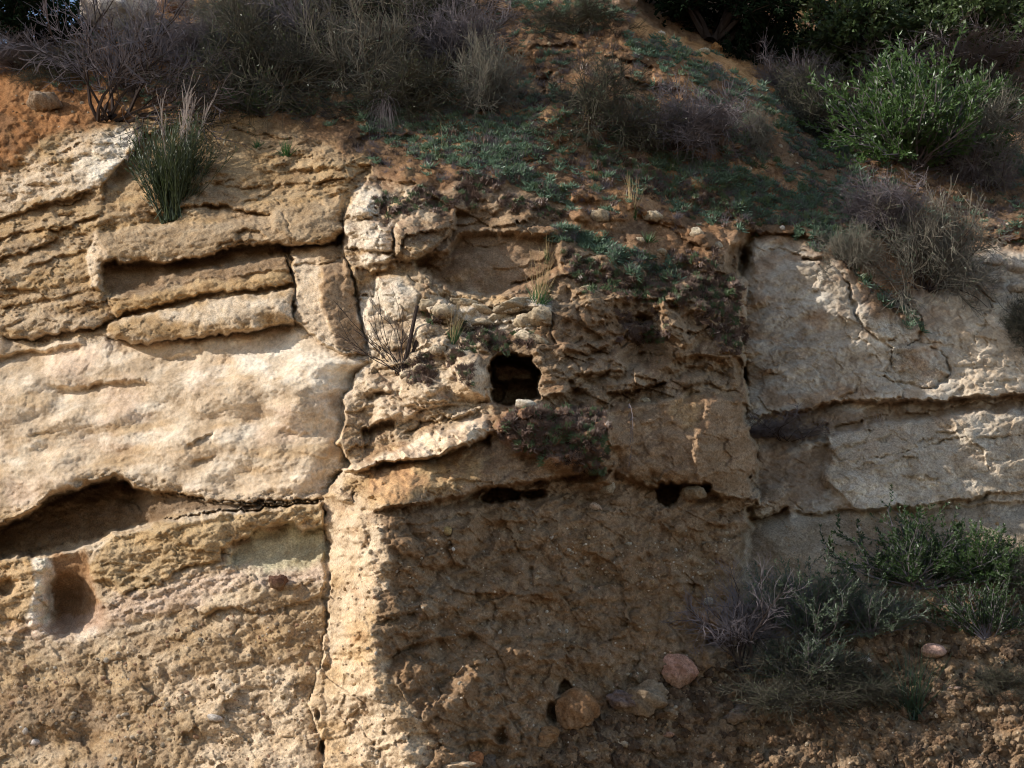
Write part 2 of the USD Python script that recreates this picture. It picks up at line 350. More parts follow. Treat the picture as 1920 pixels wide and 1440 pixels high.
    ledge([(520,806),(560,812),(610,800)], 0.12, 16, 20, .05, sharp=8, taper=26)
    ledge([(300,672),(340,668),(380,655)], 0.12, 12, 16, .06, sharp=8, taper=20)
    ledge([(55,815),(90,808),(105,800)], 0.08, 8, sharp=4, taper=12)
    pit(70, 855, 40, 16, 0.10, 0.6, -8); pit(60, 690, 44, 14, 0.12, 0.6, -14)
    pit(470, 652, 60, 16, 0.10, .7, 0); pit(250, 940, 14, 9, 0.12, .5)
    H[:] += R_LITBULGE * (0.22 * fbm(sx / 1.3, sy / 0.75, 52, 2) + 0.03 * fbm(XM / 0.5, YM / 0.35, 53, 2))
    # the big undercut
    ledge([(-400,1060),(-60,1005),(0,990),(62,956),(110,926),(168,905),(214,896),(248,912),(300,925)], 0.8, 50, 40, .16, sharp=6, taper=50, jitter=.15)
    ledge([(214,896),(248,912),(300,925),(400,938),(500,940),(612,934)], 0.34, 16, 30, .10, sharp=5, taper=20)
    slab([(-500,1075),(-60,1003),(0,988),(62,955),(110,925),(168,904),(214,895),(250,912),(300,926),(400,939),(500,941),(420,958),(300,974),(200,1004),(150,1026),(100,1040),(0,1044),(-60,1054),(-500,1130)], 0, 12)
    up_ = [(-500,1075),(-60,1003),(0,988),(62,955),(110,925),(168,904),(214,895),(250,912),(300,926),(400,939),(500,941),(600,938),(420,957),(300,974),(200,1004),(150,1026),(100,1040),(0,1044),(-60,1054),(-500,1130)]
    w, s_ = sdist(up_, 20); H[w] -= 1.3 * sst(s_, -6, 6) * (1 - sst(XW[w], 170, 330) * .72)
    w = window(200, 640, 880, 1000); H[w] += 0.5 * inside([(240,908),(300,926),(400,939),(500,941),(606,937),(420,958),(300,974),(230,990)], XW[w], YW[w]) * sst(XW[w], 240, 420)
    ledge([(-400,1010),(0,968),(70,935),(120,915),(190,902),(240,905)], .05, 30, taper=2)
    H[window(-500, 640, 880, 1070)] *= 1.0
    # bed E top edge stands proud again
    bed = np.interp(XW, [-400,0,60,100,150,200,300,420,550,606], [1120,1046,1041,1042,1028,1006,976,958,946,938])
    w = window(-900, 625, 900, 1560)
    m = sst(YW[w] - bed[w], -3, 5) * (1 - sst(XW[w], 604, 612))
    H[w] += m * 0.38 * np.exp(-np.maximum(YW[w] - bed[w], 0) / 260)
left_wall()

def lower_left():
    crust = [(160,1062),(182,1030),(200,1014),(300,982),(430,964),(604,944),(613,986),(600,985),(583,993),(562,996),(545,985),(482,990),(466,1006),(432,1014),(414,1030),(416,1049),(372,1057),(342,1066),(332,1070),(300,1092),(262,1098),(235,1112),(200,1086),(172,1090)]
    slab(crust, 0.16, 4)
    pit(520, 1030, 92, 42, 0.42, 0.6, -6); pit(585, 1012, 34, 34, 0.2, .6)
    ledge([(430,1016),(466,1008),(482,992),(545,987),(562,998),(600,988),(612,990)], 0.30, 26, taper=6)
    ledge([(330,1072),(372,1060),(416,1052)], 0.12, 10, taper=6)
    ledge([(155,1082),(172,1076),(218,1080),(222,1092)], 0.08, 6, taper=6)
    ledge([(230,1114),(245,1108),(262,1098)], 0.08, 6, taper=4)
    slab([(400,1125),(420,1100),(452,1080),(470,1072),(480,1090),(500,1098),(620,1090),(620,1120),(560,1135),(480,1150),(430,1140),(380,1150),(366,1138)], 0.10, 4)
    ledge([(362,1140),(390,1152),(410,1146),(430,1142),(462,1152),(480,1145)], 0.14, 9, taper=6)
    crack([(480,1150),(450,1170),(440,1190)], 3, 0.10)
    # hollow beside the little pillar
    slab([(92,1046),(150,1032),(172,1060),(165,1090),(190,1130),(192,1165),(160,1190),(110,1192),(90,1175),(92,1110)], -0.4, 26)
    pit(124, 1132, 36, 46, 1.1, 0.7); pit(175, 1158, 12, 16, 0.15, .6)
    slab([(-40,1050),(60,1042),(82,1048),(94,1060),(90,1120),(84,1170),(40,1185),(20,1160),(-40,1165)], 0.26, 10, 30)
    ledge([(0,1160),(40,1165),(62,1160)], 0.15, 10, taper=8)
    pit(10, 1100, 15, 17, 0.4, 0.4)
    joint([(610,936),(611,1000),(622,1060),(614,1150),(600,1250),(584,1330),(604,1400),(612,1600)], 0.10, 14, -1, taper=10)
    crack([(608,936),(611,1000),(622,1060),(614,1150),(600,1250),(584,1330),(604,1400),(612,1500)], 2.4, 0.09)
    pit(608, 1252, 9, 9, 0.3); pit(604, 1400, 6, 16, 0.4); pit(598, 1340, 5, 8, .2)
    slab([(-60,1290),(60,1280),(180,1300),(240,1340),(200,1400),(100,1420),(-60,1400)], -0.14, 60)
    pit(160, 1400, 34, 26, 0.22, .7); pit(448, 1218, 16, 12, 0.12, .6); pit(312, 1268, 8, 14, 0.14, .6)
    slab([(240,1240),(340,1210),(345,1225),(300,1250),(245,1258)], 0.06, 6)
    slab([(350,1280),(420,1262),(505,1255),(512,1280),(430,1300),(350,1310)], 0.06, 6)
lower_left()

# ===== CENTRAL BUTTRESS =====
paint_later = []
def buttress():
    up = sst(XW - xb, 0, 40) * (1 - sst(XW - xr, -60, 0)) * sst(PY0, 330, 420) * (1 - sst(PY0, 900, 960))
    H[:] += up * (0.16 * fbm(XM / 1.5, YM / 1.1, 201, 2) + 0.13 * billow(XM / .75, YM / .6, 202, 2) + .05 * billow(XM / .3, YM / .26, 203, 2) * (1 - .8 * R_CALM))
    lo = sst(XW - xa, 0, 40) * (1 - sst(XW - xr, -60, 0)) * sst(PY0, 960, 1010) * (1 - R_TALUS)
    H[:] += lo * (0.20 * fbm(XM / 1.4, YM / 1.0, 205, 3) + .15 * billow(XM / .5, YM / .42, 206, 3))
    joint([(690,680),(662,715),(640,745),(650,790),(634,830),(656,872),(628,905),(606,938)], 0.55, 26, -1, taper=24)
    joint([(700,300),(688,340),(646,400),(644,470),(668,540),(682,600),(690,670)], 0.25, 14, -1, taper=20)
    # upper left knob and pale blocks
    slab([(648,405),(655,372),(675,350),(705,344),(718,362),(712,392),(690,408),(668,418)], 0.32, 8, 26)
    slab([(642,428),(650,418),(700,412),(732,424),(736,468),(700,474),(660,462)], 0.34, 6, 24)
    slab([(678,478),(736,472),(742,498),(700,506),(682,492)], 0.24, 5, 14)
    slab([(736,432),(770,405),(860,385),(852,428),(800,480),(776,492),(742,478)], 0.42, 6, 20, -.12, .1)
    crack([(735,428),(738,478)], 2.6, 0.3); crack([(648,462),(690,470),(735,470)], 2.2, .14)
    crack([(690,440),(712,450),(700,440),(720,430)], 1.6, .08)
    ledge([(720,485),(760,492),(800,482),(852,430)], 0.2, 14, taper=10)
    joint([(380,300),(862,388),(848,430),(842,478)][1:], 0.35, 40, 1, taper=16)
    slab([(668,500),(716,506),(706,530),(700,560),(672,560)], -0.15, 5)
    slab([(712,508),(760,520),(790,545),(780,590),(742,600),(712,560)], 0.18, 8, 20)
    crack([(762,520),(780,530),(800,536)], 2.2, .14); crack([(700,545),(740,560),(762,590)], 1.8, .1)
    # brown hollow face N
    slab([(772,492),(800,486),(842,470),(862,440),(960,432),(1045,448),(1050,500),(1010,530),(960,545),(900,556),(850,548),(800,516)], -0.6, 14, 0, 0.10, -.05)
    ledge([(780,498),(800,500),(830,512)], .1, 8, taper=8)
    ledge([(850,440),(900,462),(960,452)], 0.1, 20, taper=20)
    ledge([(950,535),(985,530),(1010,520),(1045,490)], 0.14, 10, taper=8)
    for o_, d_ in (([(800,578),(828,560),(852,574),(846,602),(812,604)], .3), ([(772,606),(850,610),(836,656),(792,662),(764,636)], .3), ([(826,652),(898,660),(914,700),(904,748),(868,724),(842,692)], .26), ([(700,742),(760,745),(800,764),(760,792),(704,790)], .24), ([(756,700),(826,716),(850,758),(792,768),(748,738)], .26), ([(690,690),(735,715),(730,738),(690,735)], .2), ([(690,565),(740,600),(760,650),(715,660),(692,620)], .25)):
        slab(o_, d_, 6, 22); paint_later.append(o_)
    slab([(640,892),(700,862),(800,815),(920,782),(1000,766),(1110,766),(1150,790),(1150,880),(1040,896),(905,918),(860,934),(700,958),(618,932)], 0.40, 12, 30)
    w = window(1000, 1420, 440, 780)
    rg = sst(XW[w], 1030, 1070) * (1 - sst(XW[w], 1360, 1400)) * sst(YW[w], 450, 520) * (1 - sst(YW[w], 730, 765))
    H[w] += rg * (.20 * billow(XM[w] / .55, YM[w] / .42, 231, 3) + .14 * cells(XM[w] / .5 + .1 * fbm(XM[w] / .2, YM[w] / .2, 233, 2), YM[w] / .34, 232))
    ledge([(1050,650),(1100,662),(1150,640),(1185,610)], .22, 14, 10, .08, taper=12); ledge([(1060,712),(1120,696),(1180,700)], .25, 14, 10, .08, taper=12)
    ledge([(1255,680),(1310,664),(1370,676)], .25, 14, 10, .08, taper=12); ledge([(1180,560),(1230,556),(1275,570)], .25, 14, 10, .06, taper=12)
    # the row of pale stones and the shelf above the hole
    ledge([(800,545),(860,560),(920,575),(960,560)], 0.12, 8, taper=8)
    ledge([(870,625),(930,606),(960,600),(1034,606)], 0.18, 10, taper=8)
    slab([(930,578),(960,562),(1012,550),(1030,560),(1010,575),(945,585)], 0.20, 6, 10)
    slab([(958,598),(980,590),(1034,578),(1034,610),(990,612),(962,608)], 0.22, 5, 10)
    slab([(790,565),(820,556),(840,566),(850,590),(830,596),(805,590)], 0.16, 5, 10)
    joint([(1034,570),(1034,645)], 0.12, 60, 1, taper=6)
    # face M and its dark fringe
    slab([(1036,580),(1090,560),(1150,560),(1185,600),(1190,640),(1150,690),(1100,700),(1040,640)], 0.08, 6, 0, -0.18)
    for o_ in ([(1066,360),(1090,352),(1126,358),(1132,374),(1100,378),(1068,374)], [(1062,392),(1082,384),(1120,394),(1172,400),(1175,412),(1130,414),(1075,416)], [(1200,392),(1250,398),(1290,412),(1332,440),(1352,474),(1336,486),(1300,440),(1250,420),(1205,408)], [(1240,564),(1270,590),(1292,640),(1280,652),(1252,625),(1232,590)]):
        slab(o_, 0.20, 7, 12)
    for o_ in ([(1305,560),(1350,590),(1370,640),(1345,650),(1318,610)], [(1040,520),(1075,524),(1080,545),(1045,545)]): slab(o_, 0.12, 8, 14)
    # hollows on the right shoulder
    pit(1206, 600, 16, 10, 0.4, .4); pit(1212, 652, 44, 30, 0.55, .5); slab([(1150,565),(1235,575),(1250,640),(1240,690),(1180,690),(1150,640)], -0.2, 24)
    joint([(1245,630),(1250,690)], 0.0, 20)
    slab([(1240,560),(1270,590),(1290,640),(1290,680),(1262,680),(1246,650),(1242,620),(1215,580)], 0.25, 6, 16)
    ledge([(1136,740),(1175,733),(1205,729),(1246,716)], 0.6, 20, 14, .12, taper=6)
    ledge([(1010,745),(1060,738),(1100,712),(1145,700)], 0.18, 14, 20, .06, taper=12)
    pit(1112, 675, 8, 5, 0.1)
    ledge([(1240,700),(1300,690),(1380,700)], 0.15, 14, taper=16)
    ledge([(1270,722),(1330,722),(1395,738)], 0.16, 12, taper=16)
    pit(1388, 492, 22, 28, 1.1, .5); pit(1398, 466, 14, 26, 0.6, .5); pit(1390, 700, 10, 22, 0.8, .4)
    # the hole
    slab([(921,674),(936,664),(965,668),(1000,668),(1011,690),(1006,748),(984,758),(940,760),(918,752)], -2.4, 7)
    w = window(908, 1018, 665, 726)
    H[w] += 0.75 * sst(YW[w], 676, 690) * (1 - sst(YW[w], 711, 718)) * sst(XW[w], 918, 930) * (1 - sst(XW[w], 996, 1010))
    slab([(835,640),(880,655),(918,668),(918,752),(860,740),(850,700),(858,670)], 0.14, 10)
    # ledges below the hole
    ledge([(675,806),(705,795),(745,783)], 0.5, 24, 14, .12, taper=8)
    ledge([(752,812),(790,792),(850,781),(905,768)], 0.22, 12, 10, .06, taper=8)
    ledge([(740,765),(790,755),(850,750),(920,758)], 0.14, 12, taper=16)
    ledge([(700,745),(718,735),(735,740)], .16, 8, taper=5)
    # the bright tilted slab
    slab([(640,884),(700,858),(752,842),(800,812),(862,790),(915,779),(926,812),(892,830),(832,850),(786,862),(720,868),(690,880)], 0.42, 8, 0, 0.0, 0.75)
    ledge([(700,866),(760,868),(786,864),(832,852),(892,832),(925,815)], 0.5, 20, taper=8)
    slab([(885,812),(910,808),(925,822),(920,840),(900,836)], -0.12, 10)
    ledge([(805,892),(830,884),(850,880)], 0.14, 12, taper=6)
    joint([(800,862),(808,890),(800,925)], 0.0, 20)
    # mat bench
    slab([(928,800),(950,775),(1000,764),(1110,764),(1150,800),(1140,850),(1110,880),(1050,870),(960,850)], 0.48, 22, 60)
    # roll under the mat and the long recess with holes
    ledge([(840,936),(870,930),(905,916),(960,905),(1040,896),(1100,885),(1145,880)], 0.42, 34, 26, .14, taper=60)
    ledge([(690,968),(705,957),(762,945),(860,932),(905,918)], 0.14, 12, 14, .08, taper=26)
    slab([(902,932),(925,915),(958,912),(975,925),(975,940),(945,944),(905,938)], -1.1, 5)
    pit(998, 927, 22, 9, 0.8, .4); pit(1090, 925, 50, 14, .25, .6)
    slab([(1112,905),(1122,860),(1148,840),(1156,870),(1140,905)], 0.24, 6, 14)
    joint([(1146,832),(1152,870),(1150,905)], 0.3, 10, 1, taper=8)
    ledge([(740,975),(760,972),(775,960)], 0.12, 6, taper=6)
    ledge([(735,998),(760,985),(820,972),(890,965)], .12, 12, taper=12)
    # right block K
    slab([(1128,772),(1165,763),(1260,745),(1300,738),(1392,752),(1402,800),(1421,870),(1413,934),(1352,938),(1312,906),(1222,912),(1152,884),(1146,830)], 0.30, 7)
    slab([(1312,800),(1322,750),(1396,756),(1404,800),(1421,870),(1413,934),(1352,938),(1312,906),(1300,850)], -0.04, 10, 0, -0.35)
    ledge([(1180,905),(1225,912),(1312,908),(1356,938)], 0.3, 26, taper=8)
    ledge([(1150,848),(1200,832),(1250,826)], .06, 10, taper=12)
    slab([(1230,912),(1262,904),(1276,914),(1270,940),(1244,946),(1232,934)], -1.1, 5); pit(1323, 914, 14, 9, 0.8, .4)
    slab([(1276,922),(1310,914),(1322,926),(1300,940),(1278,936)], 0.2, 5, 10)
    # front of the lower block
    joint([(712,955),(722,1000),(722,1080),(710,1150)], 0.0, 20)
    ledge([(905,985),(1000,975),(1020,1015),(1060,1005)][:2] + [(1030,985)], .1, 10, taper=14)
    slab([(912,990),(940,970),(1010,965),(1022,1010),(980,1030),(930,1036)], 0.12, 7, 20)
    ledge([(930,1040),(985,1032),(1025,1012)], 0.1, 12, taper=10)
    ledge([(718,1240),(780,1205),(850,1190),(905,1195)], 0.22, 30, 20, .08, sharp=8, taper=22)
    ledge([(705,1168),(740,1155),(790,1150)], 0.16, 22, sharp=8, taper=16)
    ledge([(790,1075),(840,1060),(900,1062)], 0.14, 20, sharp=8, taper=26)
    slab([(790,1300),(810,1270),(870,1270),(950,1260),(1030,1270),(1050,1310),(1000,1370),(900,1400),(800,1400)], 0.16, 14, 40)
    ledge([(860,1398),(900,1392),(945,1400)], 0.2, 18, taper=14)
    pit(938, 1380, 13, 13, 0.35, .5); pit(1032, 1335, 9, 17, .4, .5)
    slab([(1046,1285),(1060,1272),(1090,1300),(1102,1306),(1070,1312),(1048,1302)], -0.5, 5); pit(1345, 1200, 18, 14, 0.6, .4)
    slab([(1340,1080),(1365,1090),(1378,1130),(1350,1150),(1320,1130),(1316,1100)], 0.12, 8, 14)
    joint([(1384,985),(1398,1050),(1402,1120)], 0.12, 26, 1, taper=16)
buttress()

# ===== RIGHT WALL =====
def right_wall():
    joint([(1440,455),(1395,470),(1388,560),(1388,640),(1394,760)][1:], 0.25, 30, 1, taper=20)
    slab([(1402,545),(1420,540),(1445,555),(1440,572),(1412,575)], 0.22, 5, 12); ledge([(1400,572),(1425,580),(1448,568)], .1, 8, taper=5)
    ledge([(1440,462),(1480,466),(1520,486),(1560,494)], .12, 10, taper=10)
    c1 = [(1512,486),(1548,488),(1572,506),(1590,535),(1604,590),(1622,615),(1655,640),(1676,652)]
    c2 = [(1596,505),(1640,540),(1668,556),(1698,576),(1726,592),(1732,618),(1722,640),(1702,652)]
    c3 = [(1655,704),(1700,722),(1745,732),(1772,712),(1782,694),(1770,672),(1755,655),(1700,640)]
    for c in (c1, c2, c3): crack(c, 3.4, 0.22)
    crack([(1690,600),(1692,625),(1668,636)], 2.2, .12); crack([(1636,545),(1612,570)], 2, .1); crack([(1672,556),(1672,575),(1696,604)], 2, .1)
    crack([(1676,652),(1670,690),(1655,704)], 2.2, .12)
    crack([(1800,618),(1815,616),(1855,606),(1862,610)], 2.6, .16); crack([(1826,692),(1880,688),(1940,690)], 2, .08)
    crack([(1650,705),(1660,735),(1656,750)], 1.6, .06)
    slab([(1606,592),(1640,560),(1690,600),(1692,630),(1655,636),(1622,612)], .10, 6, 16); slab([(1640,545),(1668,560),(1720,592),(1690,598)], .10, 5, 12)
    slab([(1692,600),(1724,596),(1728,618),(1700,648),(1692,630)], .08, 5, 10); slab([(1660,655),(1700,645),(1770,690),(1745,728),(1690,715)], .09, 6, 16)
    H[:] += R_RIGHT * (0.09 * fbm(XM / .9, YM / .55, 63, 3) + .05 * cells(XM / .85 + .12 * fbm(XM / .3, YM / .3, 64, 2), YM / .75 + .12 * fbm(XM / .3, YM / .3, 65, 2), 66, 1.0, .25))
    # recess band between the beds
    ledge([(1400,788),(1450,772),(1520,770),(1560,752),(1600,745),(1660,755),(1750,752),(1830,745),(1960,738)], 0.50, 30, 20, .10, taper=40)
    ledge([(1546,762),(1575,742),(1612,722)], .15, 12, taper=10)
    ledge([(1556,800),(1640,780),(1700,775),(1800,760),(1960,748)], 0.16, 14, taper=16)
    slab([(1556,816),(1620,800),(1700,788),(1800,776),(2000,760),(2900,700),(2900,930),(1920,938),(1800,948),(1700,955),(1600,950),(1545,900),(1556,860)], 0.22, 7)
    joint([(1556,790),(1557,835)], 0.3, 40, -1, taper=8); joint([(1557,835),(1547,862),(1545,900),(1560,925)], 0.2, 40, -1, taper=8)
    crack([(1555,845),(1570,862),(1605,863),(1640,856),(1700,845),(1800,822),(1920,815)], 2.2, .14)
    crack([(1815,830),(1835,855),(1870,868)], 1.4, .05); crack([(1600,948),(1615,925),(1545,895)], 1.6, .06)
    slab([(1700,890),(1740,900),(1762,910),(1752,924),(1720,905)], -.06, 4)
    ledge([(1690,890),(1730,905),(1760,898)], .06, 10, taper=8)
    # slab over the dark hole
    slab([(1404,935),(1440,905),(1472,915),(1478,950),(1440,966),(1410,968)], 0.35, 6, 16)
    ledge([(1400,970),(1440,968),(1480,952)], 0.55, 16, taper=8)
    crack([(1480,935),(1495,955),(1520,965)], 3, .2)
    ledge([(1480,962),(1560,960),(1620,952),(1700,950),(1760,940),(1800,932),(1960,915)], .22, 24, 14, .06, taper=20)
    ledge([(1760,948),(1810,936),(1860,930)], .2, 12, taper=12)
    pit(1880, 720, 24, 6, .15, .6, 0); pit(1900, 600, 20, 7, .1, .6, 0)
right_wall()

# ===== HILL AND TALUS =====
def hill():
    joint([(1175,-60),(1195,20),(1250,62),(1330,98),(1420,150),(1460,190),(1500,240),(1560,300)], 2.2, 260, 1, sharp=26, taper=60)
    ledge([(985,92),(1010,84),(1060,82),(1095,92)], .2, 9, 10, .1, taper=8); ledge([(1000,145),(1020,150),(1040,132)], .35, 14, taper=8)
    ledge([(950,100),(980,100),(1002,112)], .16, 9, taper=8); ledge([(1010,178),(1030,172),(1048,185)], .25, 12, taper=8)
    ledge([(1130,110),(1180,112),(1230,130)], .3, 16, taper=12); ledge([(1010,160),(1100,185),(1130,200)], .2, 20, taper=12)
    ledge([(1160,140),(1220,160),(1280,170)], .35, 24, taper=20); ledge([(1330,210),(1390,215)], .3, 14, taper=8)
    ledge([(660,260),(700,250),(760,255),(800,262)], .25, 14, taper=14); ledge([(430,240),(500,250),(560,262)], .2, 12, taper=14)
    ledge([(965,292),(985,302),(1010,292)], .25, 9, taper=6)
    slab([(1014,190),(1030,175),(1060,195),(1058,225),(1035,235),(1010,220)], .25, 12, 20)
    slab([(1335,232),(1385,238),(1400,278),(1360,285),(1335,262)], .3, 10)
    ledge([(1180,395),(1230,420),(1290,450),(1350,470)], .2, 16, taper=20)
    ledge([(1400,440),(1450,435),(1500,440),(1560,452)], .35, 16, taper=14)
    ledge([(1800,440),(1850,450),(1930,452)], .3, 16, taper=14); ledge([(1785,420),(1830,424),(1870,430)], .2, 12, taper=10)
    ledge([(700,330),(760,345),(830,350)], .15, 14, taper=12); ledge([(855,425),(880,395),(900,350)], .0, 9)
    for seed, amp, lx, ly in ((71, .22, 1.3, .9), (72, .10, .42, .32), (73, .055, .16, .13)):
        H[:] += R_SOIL * amp * fbm(XM / lx, YM / ly, seed, 3)
    H[:] += R_TALUS * (.20 * fbm(XM / .9, YM / .7, 81, 3) + .12 * billow(XM / .28, YM / .24, 82, 3))
    H[:] += R_GRAVEL * (.08 * fbm(XM / .8, YM / .6, 84, 3) + .03 * billow(XM / .13, YM / .11, 85, 2))
hill()

# ---- fine relief -------------------------------------------------------------
hard = np.clip(1 - R_SOIL - R_TALUS - R_CONGL - R_GRAVEL, 0, 1)
R_HOLLOW = np.maximum(region([(430,1032),(490,1000),(605,992),(608,1050),(540,1070),(450,1066)], 24), region([(90,1046),(160,1036),(190,1140),(160,1190),(95,1185)], 24))
hard *= 1 - .8 * R_HOLLOW
q = fbm(sx / 0.85, sy / 0.36, 91, 5) * 4.0
flake = (np.floor(q) + sst(q - np.floor(q), 0.80, 1.0)) / 4.0
patch = sst(fbm(XM / 1.6, YM / 1.2, 92, 3), -0.15, 0.35)
calm = (1 - 0.8 * R_LITBULGE) * (1 - 0.72 * R_CALM)
H += hard * calm * (0.30 * flake * patch * (1 - 0.6 * R_RIGHT)) * (0.62 + .45 * (1 - sst(PY0, 560, 680)) * (XW < xb))
# broken facets and fine bedding
wob = .12 * fbm(XM / .3, YM / .3, 211, 3)
fac = 1 - .85 * R_LITBULGE - .6 * R_CALM * (1 - R_LITBULGE)
cenW = sst(XW - xb, 0, 20) * (1 - sst(XW - xr, -20, 0))
lay = np.floor(sy / .62 + .5 * fbm(XM / 2.2, YM / 2.2, 214, 2))
H += hard * fac * (.085 + .075 * cenW) * cells(sx / 1.05 + wob, sy / .62 + wob, 212)
H += hard * fac * (.040 + .022 * cenW) * cells(sx / .42 + 2 * wob, sy / .24 + 2 * wob, 213)
H += (hard * np.clip(fac + .25, 0, 1) + .6 * R_CONGL + .5 * R_GRAVEL) * .017 * cells(sx / .15 + 3 * wob, sy / .10 + 3 * wob, 215)
H += (R_CONGL * cenW * .13 * cells(XM / 1.0 + wob, YM / .8 + wob, 240) + R_CONGL * .075 * cells(XM / .42 + wob, YM / .36 + wob, 216) + R_TALUS * .07 * cells(XM / .3 + wob, YM / .26 + wob, 217) + R_SOIL * .05 * cells(XM / .35 + wob, YM / .3 + wob, 218))
bed_ = sy / .135 + 1.1 * fbm(sx / 1.4, sy / 1.4, 219, 3) + .35 * fbm(XM / .3, YM / .3, 220, 2)
lam = bed_ - np.floor(bed_)
hr = np.random.default_rng(221).random(512)[np.floor(bed_).astype(int) & 511]
lam = np.where(lam < .85, lam / .85, (1 - lam) / .15) - .5
beds = 1.2 * region([(-500,1075),(-60,1003),(62,955),(168,904),(250,912),(420,940),(300,974),(150,1026),(-60,1054),(-500,1130)], 14) + (XW < xb) * (1 - sst(PY0, 600, 660)) * 1.0 + .5 * cenW * (1 - sst(PY0, 900, 960)) * (1 - .6 * R_CALM) + .35 * R_RIGHT + .25 * R_LITBULGE + .7 * sst(XW - xa, 0, 30) * (1 - sst(XW - xr, -20, 0)) * sst(PY0, 960, 1000) + .6 * (XW < xb) * sst(PY0, 1000, 1060) * (1 - R_CONGL)
H -= np.clip(hard + .6 * R_CONGL, 0, 1) * beds * .045 * hr * lam * sst(fbm(sx / .8, sy / .3, 222, 3), -.5, .3)
q2 = fbm(sx / 0.30, sy / 0.15, 96, 4) * 3.0
H += hard * calm * (1 - .55 * R_RIGHT) * 0.045 * (np.floor(q2) + sst(q2 - np.floor(q2), .8, 1.)) / 1.5
H += hard * (0.030 * fbm(sx / .34, sy / .2, 93, 4) * (1 - .5 * R_LITBULGE) * (1 - .4 * R_RIGHT) + 0.020 * fbm(XM / .1, YM / .08, 94, 3))
H += R_CONGL * (0.12 * fbm(XM / .7, YM / .55, 97, 4) + 0.055 * billow(XM / .22, YM / .19, 98, 3) + 0.022 * billow(XM / .075, YM / .07, 99, 2))
H += (R_SOIL + R_TALUS + .6 * R_GRAVEL) * (0.03 * billow(XM / .11, YM / .1, 101, 2))

# the skyline at the upper left: above it the ground runs level, away from the road
vtop = np.interp(gx, [-900, 0, 60, 130, 170, 230, 2900], [100, 92, 86, 70, 40, -60, -60])[None, :] + 0 * PY0
over = np.maximum(vtop - PY0, 0)
P = lift(PX0, np.maximum(PY0, vtop), H)
P[..., 1] += over * 0.05; P[..., 2] -= over * 0.006
dPx = np.gradient(P, axis=1); dPy = np.gradient(P, axis=0)
N = np.cross(dPy, dPx); N /= np.linalg.norm(N, axis=-1, keepdims=True) + 1e-12
N[N[..., 1] > 0.999] *= -1

def surf(px, py, sink=0.0):
    """point and outward normal of the bank at a survey position"""
    i = np.interp(px, gx, np.arange(NX)); j = np.interp(py, gy, np.arange(NY))
    c = [np.atleast_1d(j), np.atleast_1d(i)]
    p = np.stack([map_coordinates(P[..., k], c, order=1, mode='nearest') for k in range(3)], -1)
    n = np.stack([map_coordinates(N[..., k], c, order=1, mode='nearest') for k in range(3)], -1)
    n /= np.linalg.norm(n, axis=-1, keepdims=True) + 1e-9
    return p - n * sink, n

def scale_at(p):
    """metres per survey pixel at a point"""
    return ((np.asarray(p) - CAM) @ F_) / FPX

# ------------------------------------------------------------------ colour of the ground and the rock (dry, as it lies there), shade painted into the undercut and slab recess
CREAM, PALE, OCHRE, BROWN, DARK, GREY, ORANGE, PINK, SOILB, GREEN, RUST, TAN = [np.array(c) for c in (
    (.585,.48,.36), (.69,.62,.52), (.40,.275,.145), (.225,.155,.10), (.105,.074,.052), (.37,.32,.255), (.36,.17,.07), (.57,.44,.36), (.20,.115,.065), (.36,.335,.22), (.30,.17,.085), (.375,.29,.20))]
def mixc(C, c, a): C += (c - C) * a[..., None]
COL = np.empty(PX0.shape + (3,)); COL[:] = TAN
def paint(pts, c, blur=14, a=1.0, wob=0.8):
    w, s = sdist(pts, blur + 14)
    m = sst(s + wob * blur * fbm(PX0[w] / 38, PY0[w] / 38, 111, 4), -blur * .5, blur * .5)
    COL[w] += (c - COL[w]) * (m * a)[..., None]
